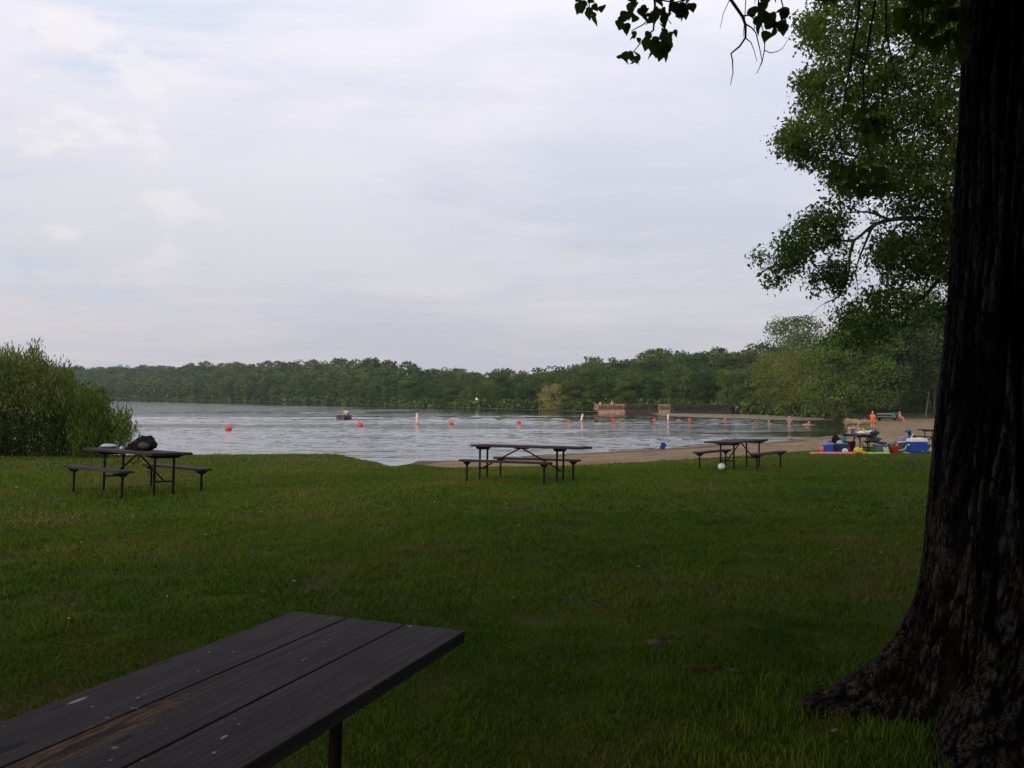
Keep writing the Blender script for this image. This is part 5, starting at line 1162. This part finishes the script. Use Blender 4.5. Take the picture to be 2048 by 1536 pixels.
REC = dict(pel=(0, .05, .13), chest=(0, .15, .29), nk=(0, .235, .405), hd=(0, .255, .47), top=(0, .28, .525), nose=(0, .20, .475), shL=(.105, .20, .37), elL=(.16, .12, .25), wrL=(.14, -.02, .25), shR=(-.105, .20, .37), elR=(-.16, .12, .25), wrR=(-.14, -.02, .25),
    hpL=(.055, .0, .135), knL=(.07, -.20, .20), anL=(.06, -.42, .22), toL=(.06, -.46, .28), hpR=(-.055, .0, .135), knR=(-.06, -.20, .18), anR=(-.05, -.40, .20), toR=(-.05, -.44, .26))
rp = person('person in blue-grey shirt and teal cap reclining in the low beach chair', rc, R(-90), 1.68, REC, [('shirt', cm('blue_grey_shirt', (0.15, 0.19, 0.33)), ['pel', 'chest', 'shL', 'shR', 'elL', 'elR'], 1.18), ('shorts', cm('olive_shorts', (0.14, 0.11, 0.03)), ['pel', 'hpL', 'hpR', 'knL', 'knR'], 1.15)], DKH, 0.03)
m = MB(); hd = (Vector(REC['hd']).lerp(Vector(REC['top']), 0.75)*1.68); m.blob(hd, (0.23, 0.25, 0.17), 3, 0.03); m.blob(hd+Vector((0, -0.13, -0.03)), (0.15, 0.16, 0.04), 4, 0.03); m.build('cap', TEAL, rp, True)
# ------------------------------------------------------------------ swimmers
def wpt(px, py):
    Y = W_D*F/(py-HOR); return Vector(((px-1024)/F*Y, Y, ZW))
def swimmer(label, px, py, rz, sink=0.74, pose=None, hair=DKH, suit=None, h=1.6):
    p = wpt(px, py); p.z -= sink*h
    pz = dict(elL=(.17, -.06, .70), wrL=(.16, -.20, .72), elR=(-.17, -.06, .70), wrR=(-.16, -.20, .72)); pz.update(pose or {})
    return person(label, p, rz, h, pz, [('swimsuit', suit or RED, ['pel', 'chest'], 1.12)], hair, 0.05, cm('bather_skin', (0.36, 0.21, 0.16), 0.6, var=0.04), 'people bathing in the lake')  # one even, muted skin tone
swimmer('dark-headed bather up to the neck, left of the ball buoy below the pier platform', 1222, 846, 0.4, 0.80)
swimmer('bather with bare shoulders out, right of the ball buoy below the pier platform', 1245, 848, -0.3, 0.74)
swimmer('bather low in the water under the ball buoy beside the slim upright pole', 1304, 848, 1.4, 0.80)
swimmer('bather at the far line right of the slim pale marker pole', 1357, 842, 0.1, 0.72)
swimmer('bather turned sideways with raised arm, before the lily pads', 1505, 848.5, 1.6, 0.76, dict(elR=(-.24, -.03, .86), wrR=(-.33, -.1, .84)))
swimmer('bather with head just above water between the sideways and the standing bathers', 1538, 848, 0.6, 0.76, None, BLOND)
swimmer('tallest bather, standing waist deep in front of the lily pads', 1579, 848, 0.2, 0.52, dict(elL=(.15, 0, .65), wrL=(.12, -.1, .60), elR=(-.15, 0, .65), wrR=(-.12, -.1, .60)), BLOND, ORG)
p = wpt(1617, 850.5); p.z -= 0.62
pz = dict(pel=(0, .28, .36), chest=(0, .12, .42), nk=(0, 0, .46), hd=(0, -.04, .51), top=(0, -.04, .57), nose=(0, -.10, .50), shL=(.105, .03, .42), elL=(.14, -.10, .40), wrL=(.10, -.24, .40), shR=(-.105, .03, .42), elR=(-.16, -.1, .40), wrR=(-.14, -.22, .40),
    hpL=(.05, .32, .35), knL=(.07, .52, .36), anL=(.06, .72, .38), toL=(.06, .78, .42), hpR=(-.05, .32, .35), knR=(-.07, .52, .36), anR=(-.06, .72, .38), toR=(-.06, .78, .42))
person('bather floating face-down and kicking toward the right near the beach', p, R(80), 1.6, pz, [('swimsuit', ORG, ['pel', 'chest'], 1.12)], BLOND, 0.03, cm('wet_skin', (0.38, 0.22, 0.16), 0.4, var=0.04), 'people bathing in the lake')
# duck-like bird left of the bathers
o = thing('duck', 'small dark duck on the water left of the bathers', 'duck', wpt(1193, 844)); m = MB(); m.blob((0, 0, 0.05), (0.36, 0.18, 0.16), 3, 0.06); m.tube([(0.12, 0, 0.08), (0.17, 0, 0.17), (0.19, 0, 0.21)], [0.05, 0.032, 0.04], 8); m.blob((0.20, 0, 0.22), (0.11, 0.08, 0.08), 2, 0.03, 2, 2); m.tube([(-0.14, 0, 0.07), (-0.23, 0, 0.12)], [0.05, 0.01], 6); m.build('body', cm('dark_feather', (0.03, 0.022, 0.018)), o, True); m = MB(); m.box((0.28, 0, 0.215), (0.07, 0.035, 0.015)); m.build('bill', YEL, o)
# ------------------------------------------------------------------ buoys
def ball_buoy(label, px, py, d):
    p = wpt(px, py); o = thing('ball_buoy', label, 'buoy', p, random.random()*6, 'orange ball buoys of the swimming line')
    m = MB(); m.lathe([(0.001, -0.42*d), (0.26*d, -0.38*d), (0.43*d, -0.24*d), (0.5*d, -0.02*d), (0.48*d, 0.16*d), (0.40*d, 0.32*d), (0.26*d, 0.43*d), (0.10*d, 0.49*d), (0.001, 0.5*d)], 24); m.v = [(x, y, z+0.22*d) for x, y, z in m.v]; m.build('float', BUOYC, o, True)
    m = MB(); m.lathe([(0.05*d, 0.70*d), (0.07*d, 0.715*d), (0.07*d, 0.79*d), (0.03*d, 0.80*d)], 10); m.build('eyelet', BUOYC, o, True); return o
ball_buoy('large orange ball buoy at the far left, nearest the willows', 457, 860, 0.52)
ball_buoy('orange ball buoy right below the rowing boat', 720, 852.5, 0.50)
ball_buoy('orange ball buoy between the white-and-orange pole and the middle picnic table', 903, 849.5, 0.42)
ball_buoy('orange ball buoy floating above the middle picnic table', 1038, 847, 0.42)
ball_buoy('orange ball buoy just left of the tilted pale marker pole', 1138, 845, 0.38)
ball_buoy('orange ball buoy between two bathers, below the pier end', 1227, 843.5, 0.38)
ball_buoy('orange ball buoy left of the second pale marker pole, over a bather', 1309, 842.5, 0.40)
ball_buoy('orange ball buoy right of the bather at the far line', 1379, 841.5, 0.36)
ball_buoy('last orange ball buoy on the right, in front of the lily pads', 1450, 841.0, 0.36)
o = ball_buoy('small red float beside the rowing boat', 711, 839.5, 0.24)
def pole_buoy(label, px, py, hgt, r, tilt=0.0):
    p = wpt(px, py); o = thing('marker_buoy', label, 'buoy', p, 0.3, 'pole buoys of the swimming line'); o.rotation_euler = (0, tilt, 0.3)
    m = MB(); m.lathe([(r*0.96, -0.3), (r, -0.28), (r, hgt-0.03), (r*0.9, hgt-0.005), (r*0.5, hgt+0.01), (0.001, hgt+0.012)], 20); m.build('pole', cm('buoy_white', (0.78, 0.66, 0.52), 0.45), o, True)
    m = MB(); [m.lathe([(r*1.01, z), (r*1.02, z+0.002), (r*1.02, z+0.055), (r*1.01, z+0.057)], 20) for z in (hgt*0.12, hgt*0.86)]; m.build('orange_band', BUOYC, o, True)
    m = MB(); m.lathe([(r, -0.04), (r*1.7, -0.03), (r*1.8, 0.04), (r*1.1, 0.06)], 20); m.build('collar', BUOYC, o, True)
    m = MB(); w = r*0.55; zc_ = hgt*0.52; a = [(-w, 0), (0, w*1.5), (w, 0), (0, -w*1.5)]
    for i in range(4): m.tube([(a[i][0], -r*1.02*math.sqrt(max(0, 1-(a[i][0]/r)**2)), zc_+a[i][1]), (a[(i+1) % 4][0], -r*1.02*math.sqrt(max(0, 1-(a[(i+1) % 4][0]/r)**2)), zc_+a[(i+1) % 4][1])], 0.014, 5)
    m.build('diamond_mark', BUOYC, o, True); return o
pole_buoy('tallest white and orange pole buoy, upright in the open water right of the boat', 834, 848, 1.02, 0.115)
pole_buoy('pale pole buoy leaning to the right between two ball buoys', 1162, 843.5, 0.80, 0.105, R(14))
pole_buoy('slim upright pale pole buoy in front of the lily pads', 1336, 841, 0.68, 0.10)
# ------------------------------------------------------------------ rowing boat
bp = wpt(692, 837.5); o = thing('rowing_boat', 'small dark rowing boat with two pale oars out on the lake', 'rowing boat', bp, R(79))
def hull():
    vs = []; fs = []; ns = 15; nr = 9; L_ = 3.4
    for i in range(ns):
        u = i/(ns-1); x = (u-0.5)*L_; w = 0.58*(math.sin(math.pi*min(1, 0.30+u*0.72)))**0.75 if u < 0.97 else 0.03
        sh = 0.42+0.16*max(0, u-0.5)**2*4; kd = -0.14+0.20*max(0, u-0.8)*3
        for j in range(nr):
            a = math.pi*j/(nr-1); vs.append((x, -w*math.cos(a), kd+(sh-kd)*(1-math.sin(a)**0.6)))
    for i in range(ns-1):
        for j in range(nr-1): fs.append((i*nr+j, i*nr+j+1, (i+1)*nr+j+1, (i+1)*nr+j))
    fs.append(tuple(range(nr))); return vs, fs
vs, fs = hull(); m = MB(); m.add(vs, fs); hb = m.build('hull', cm('dark_hull', (0.045, 0.035, 0.032), 0.45), o, True)
sm = hb.modifiers.new('thickness', 'SOLIDIFY'); sm.thickness = 0.03
for s in (0, 8):
    m = MB(); m.tube([Vector(vs[i*9+s])+Vector((0, 0, 0.01)) for i in range(15)], 0.022, 6); m.build('gunwale', cm('aluminium_rim', (0.35, 0.33, 0.31), 0.35), o, True)
for x in (-1.1, 0.05, 1.0): m = MB(); m.box((x, 0, 0.27), (0.25, 1.05 if x < 1 else 0.8, 0.03)); m.build('thwart', cm('bench_wood', (0.16, 0.12, 0.08)), o)
for s in (-1, 1):
    t_ = thing('oar', ('left' if s < 0 else 'right')+'-hand pale oar of the rowing boat, dipping into the water', 'oar', o.matrix_basis @ Vector((0.25, s*0.58, 0.47)), R(79))
    m = MB(); m.tube([(0.22, -s*0.42, 0.12), (0, 0, 0), (-0.25, s*0.75, -0.34)], 0.022, 8); m.build('shaft', CREAM, t_, True)
    m = MB(); m.box((-0.31, s*0.93, -0.42), (0.13, 0.45, 0.03), Matrix.Rotation(s*R(-20), 3, 'X')); m.build('blade', CREAM, t_)
ROW = dict(SIT); ROW.update(elL=(.16, -.10, .46), wrL=(.13, -.24, .44), elR=(-.16, -.10, .46), wrR=(-.13, -.24, .44), knL=(.07, -.20, .33), anL=(.07, -.36, .12), toL=(.07, -.40, .16), knR=(-.07, -.20, .33), anR=(-.07, -.36, .12), toR=(-.07, -.40, .16))
person('rower in a white shirt with dark hair, sitting in the boat', o.matrix_basis @ Vector((0.0, 0, -0.08)), R(79+90+180), 1.75, ROW, [('shirt', cm('white_shirt', (0.62, 0.60, 0.62)), ['pel', 'chest', 'shL', 'shR', 'elL', 'elR'], 1.2), ('trousers', NAVY, ['pel', 'hpL', 'hpR', 'knL', 'knR'], 1.15)], DKH, 0.02)
# ------------------------------------------------------------------ fishing pier
PIER_LIT = cm('lit_pier_timber', (0.30, 0.20, 0.14), 0.8, var=0.4, vs=3); PIER_SHADED = cm('shaded_pier_timber', (0.028, 0.022, 0.018), 0.85, var=0.4, vs=3)  # one timber twice: sunlight painted into the pale copy, shade into the dark
pier = thing('fishing_pier', 'long low wooden fishing pier with slatted railings and a wider platform at its left end', 'pier', wpt(1197, 825.5))
b0 = Vector(pier.location); 
pa = [wpt(1197, 825.5), wpt(1250, 826), wpt(1318, 826.5), wpt(1340, 826.8), wpt(1462, 829.2)]
def seg_deck(a, b, w, wmat, name):
    d = (b-a); L_ = d.length; d.normalize(); s = Vector((-d.y, d.x, 0)); m = MB(); M_ = Matrix((d, s, Vector((0, 0, 1)))).transposed()
    c = (a+b)/2-b0; m.box(c+s*w/2+Vector((0, 0, 0.22)), (L_, w, 0.14), M_); m.box(c+s*0.02+Vector((0, 0, 0.10)), (L_, 0.06, 0.22), M_)
    m.build(name, wmat, pier)
    # posts into the lake
    n = max(2, int(L_/2.2)); m = MB()
    for i in range(n+1):
        for q in (0.06, w-0.06): p = a-b0+d*(L_*i/n)+s*q; m.tube([p+Vector((0, 0, -0.8)), p+Vector((0, 0, 0.25))], 0.09, 7)
    m.build('piles', wmat, pier, True)
def rail(a, b, wmat, off=0.0, hh=0.98):
    d = (b-a); L_ = d.length; d.normalize(); s = Vector((-d.y, d.x, 0)); q0 = a-b0+s*off; M_ = Matrix((d, s, Vector((0, 0, 1)))).transposed()
    m = MB(); c = q0+d*L_/2; m.box(c+Vector((0, 0, 0.29+hh)), (L_, 0.14, 0.05), M_); m.box(c+Vector((0, 0, 0.40)), (L_, 0.05, 0.09), M_); m.box(c+Vector((0, 0, 0.29+hh-0.12)), (L_, 0.05, 0.09), M_)
    n = int(L_/0.26)
    for i in range(n+1): m.box(q0+d*(L_*i/n)+Vector((0, 0, 0.29+hh/2)), (0.07 if i % 8 else 0.12, 0.04, hh-0.04), M_)
    m.build('railing', wmat, pier)
seg_deck(pa[0], pa[1], 3.6, PIER_LIT, 'platform'); rail(pa[0], pa[1], PIER_LIT); rail(pa[0], pa[0]+Vector((-0.3, 3.6, 0)), PIER_LIT, 0); rail(pa[0]+Vector((-0.3, 3.6, 0)), pa[1]+Vector((0, 3.6, 0)), PIER_SHADED)
PIER_DIM = cm('dim_pier_timber', (0.040, 0.030, 0.024), 0.85, var=0.4, vs=3)  # same timber darkened in colour for the unlit walkway
seg_deck(pa[1], pa[2], 1.9, PIER_DIM, 'walkway'); rail(pa[1], pa[2], PIER_DIM); rail(pa[1], pa[2], PIER_DIM, 1.8)
seg_deck(pa[2], pa[3], 2.6, PIER_LIT, 'platform'); rail(pa[2], pa[3], PIER_LIT, -0.05)
seg_deck(pa[3], pa[4], 1.9, PIER_SHADED, 'walkway'); rail(pa[3], pa[4], PIER_SHADED); rail(pa[3], pa[4], PIER_SHADED, 1.8)
person('person in a white top standing at the left corner of the pier platform', pa[0]+Vector((0.3, 0.8, 0.29)), 0.5, 1.45, None, [('shirt', WHT, ['pel', 'chest', 'shL', 'shR'], 1.2), ('trousers', NAVY, ['pel', 'hpL', 'hpR', 'knL', 'knR', 'anL', 'anR'], 1.15)], DKH, 0.03)
person('person in a tan top standing at the middle of the pier platform', pa[0].lerp(pa[1], 0.52)+Vector((0, 0.5, 0.29)), -0.2, 1.55, dict(elL=(.16, -.08, .68), wrL=(.08, -.18, .66)), [('shirt', cm('tan_top', (0.5, 0.26, 0.14)), ['pel', 'chest', 'shL', 'shR'], 1.2), ('trousers', NAVY, ['pel', 'hpL', 'hpR', 'knL', 'knR', 'anL', 'anR'], 1.15)], BLOND, 0.05)
sp_ = wpt(1479, 829); o = thing('notice_board', 'pale narrow notice board on posts at the shore end of the pier', 'notice board', sp_+Vector((0, 1.5, 0.0)), 0.2); m = MB(); m.tube([(-0.16, 0, -0.6), (-0.16, 0, 1.15)], 0.04, 6); m.tube([(0.16, 0, -0.6), (0.16, 0, 1.15)], 0.04, 6); m.build('post', cm('grey_post', (0.3, 0.3, 0.28)), o); m = MB(); m.box((0, -0.045, 0.86), (0.44, 0.03, 0.5)); m.build('panel', WHT, o, bevel=0.01)
# white float seen at the far shore
o = thing('white_sign', 'tiny round white sign on a post at the far shore, above an orange buoy', 'sign', wpt(953, 817)+Vector((0, 1.0, 0))); m = MB(); m.tube([(0, 0, -0.5), (0, 0, 1.6)], 0.05, 6); m.build('post', M_STEEL, o); m = MB(); m.lathe([(0.001, 0), (0.24, 0), (0.26, 0.015), (0.24, 0.03), (0.001, 0.03)], 20); m.v = [(x, -z-0.06, y+1.75) for x, y, z in m.v]; m.build('disc', WHT, o, True)
# pale driftwood log at the back of the beach
lg = G(1718, 80); o = thing('driftwood_log', 'long pale fallen log lying along the back of the beach left of the orange-clad person', 'log', lg); m = MB(); n = 14
m.tube([(-1.2+i*0.21, 0.05*math.sin(i*0.9), 0.26+0.03*math.sin(i*1.7)) for i in range(n)], [0.30-0.011*i+0.02*math.sin(i*2.1) for i in range(n)], 14); m.build('log_trunk', cm('driftwood', (0.26, 0.19, 0.12), 0.85, var=0.3, vs=4), o, True)
m = MB(); m.tube([(0.4, 0, 0.4), (0.55, -0.1, 0.62)], [0.07, 0.04], 8); m.build('branch_stub', cm('driftwood_stub', (0.2, 0.15, 0.1)), o, True)
# ------------------------------------------------------------------ litter on the lawn: dead leaves, chips, bare roots
n = 460; r = np.sqrt(RNG.uniform(9, 560, n)); a = RNG.uniform(-0.58, 0.58, n); xs, ys = r*np.sin(a), r*np.cos(a); g_ = poly_sd(GRASS_EDGE, xs, ys) < -0.3; xs, ys = xs[g_], ys[g_]
zs = dterr(xs, ys)[0]+0.042; pts = np.stack([xs, ys, zs], -1); n = len(xs)
V, F_, k, T = leaf_cloud(pts, RNG.uniform(0.018, 0.052, n), 0.0, 0.5); c = np.repeat(pts, k, 0); V[:, 2] = c[:, 2]+(V[:, 2]-c[:, 2])*0.35
M_LIT = foliage_mat('dead_leaf', [(0, (0.03, 0.022, 0.014)), (0.45, (0.10, 0.075, 0.045)), (0.7, (0.14, 0.12, 0.08)), (1, (0.26, 0.25, 0.20))], 0)
tag(np_mesh('fallen_leaves', V, F_, k, M_LIT, None, False, {'tint': ('POINT', np.clip(T+RNG.normal(0, 0.2, n).repeat(k), 0, 1))}), kind='stuff')
def root(label, pts, r):
    g0 = G(*pts[0]); o = thing('surface_root', label, 'root', g0); m = MB(); q = [G(px, Y, 0.0+0.010*math.sin(i*2.3))-g0 for i, (px, Y) in enumerate(pts)]
    sm = []
    for i in range(len(q)-1):
        for j in range(4): sm.append(q[i].lerp(q[i+1], j/4)+Vector((0, random.gauss(0, .008), random.gauss(0, .004))))
    sm.append(q[-1]); m.tube(sm, [r*(0.55+0.45*math.sin(math.pi*i/(len(sm)-1)))*random.uniform(.8, 1.15) for i in range(len(sm))], 8); m.build('bare_root', M_BARK2, o, True)
root('thin bare root breaking the turf in the middle of the lawn', [(1098, 7.45), (1130, 7.25), (1165, 7.15), (1200, 7.0), (1250, 6.85)], 0.024)
root('short dark root stub in the lawn below the thin bare root', [(1296, 6.0), (1315, 5.93), (1338, 5.9)], 0.035)
root('pale bare root in the worn patch left of the trunk foot', [(1365, 5.42), (1400, 5.38), (1440, 5.45), (1480, 5.3)], 0.03)
# ------------------------------------------------------------------ haze over the lake
m_h = bpy.data.materials.new('lake_haze'); m_h.use_nodes = True; t = m_h.node_tree; t.nodes.clear()
pv = N(t, 'ShaderNodeVolumePrincipled'); pv.inputs['Color'].default_value = (0.80, 0.88, 1.0, 1); pv.inputs['Density'].default_value = 0.0002; pv.inputs['Anisotropy'].default_value = 0.2
oo = N(t, 'ShaderNodeOutputMaterial'); L(t, pv.outputs[0], oo.inputs['Volume'])
m = MB(); m.box((0, 0, 15.0), (2000, 2000, 50.0)); hz = m.build('haze', m_h); tag(hz, kind='stuff')
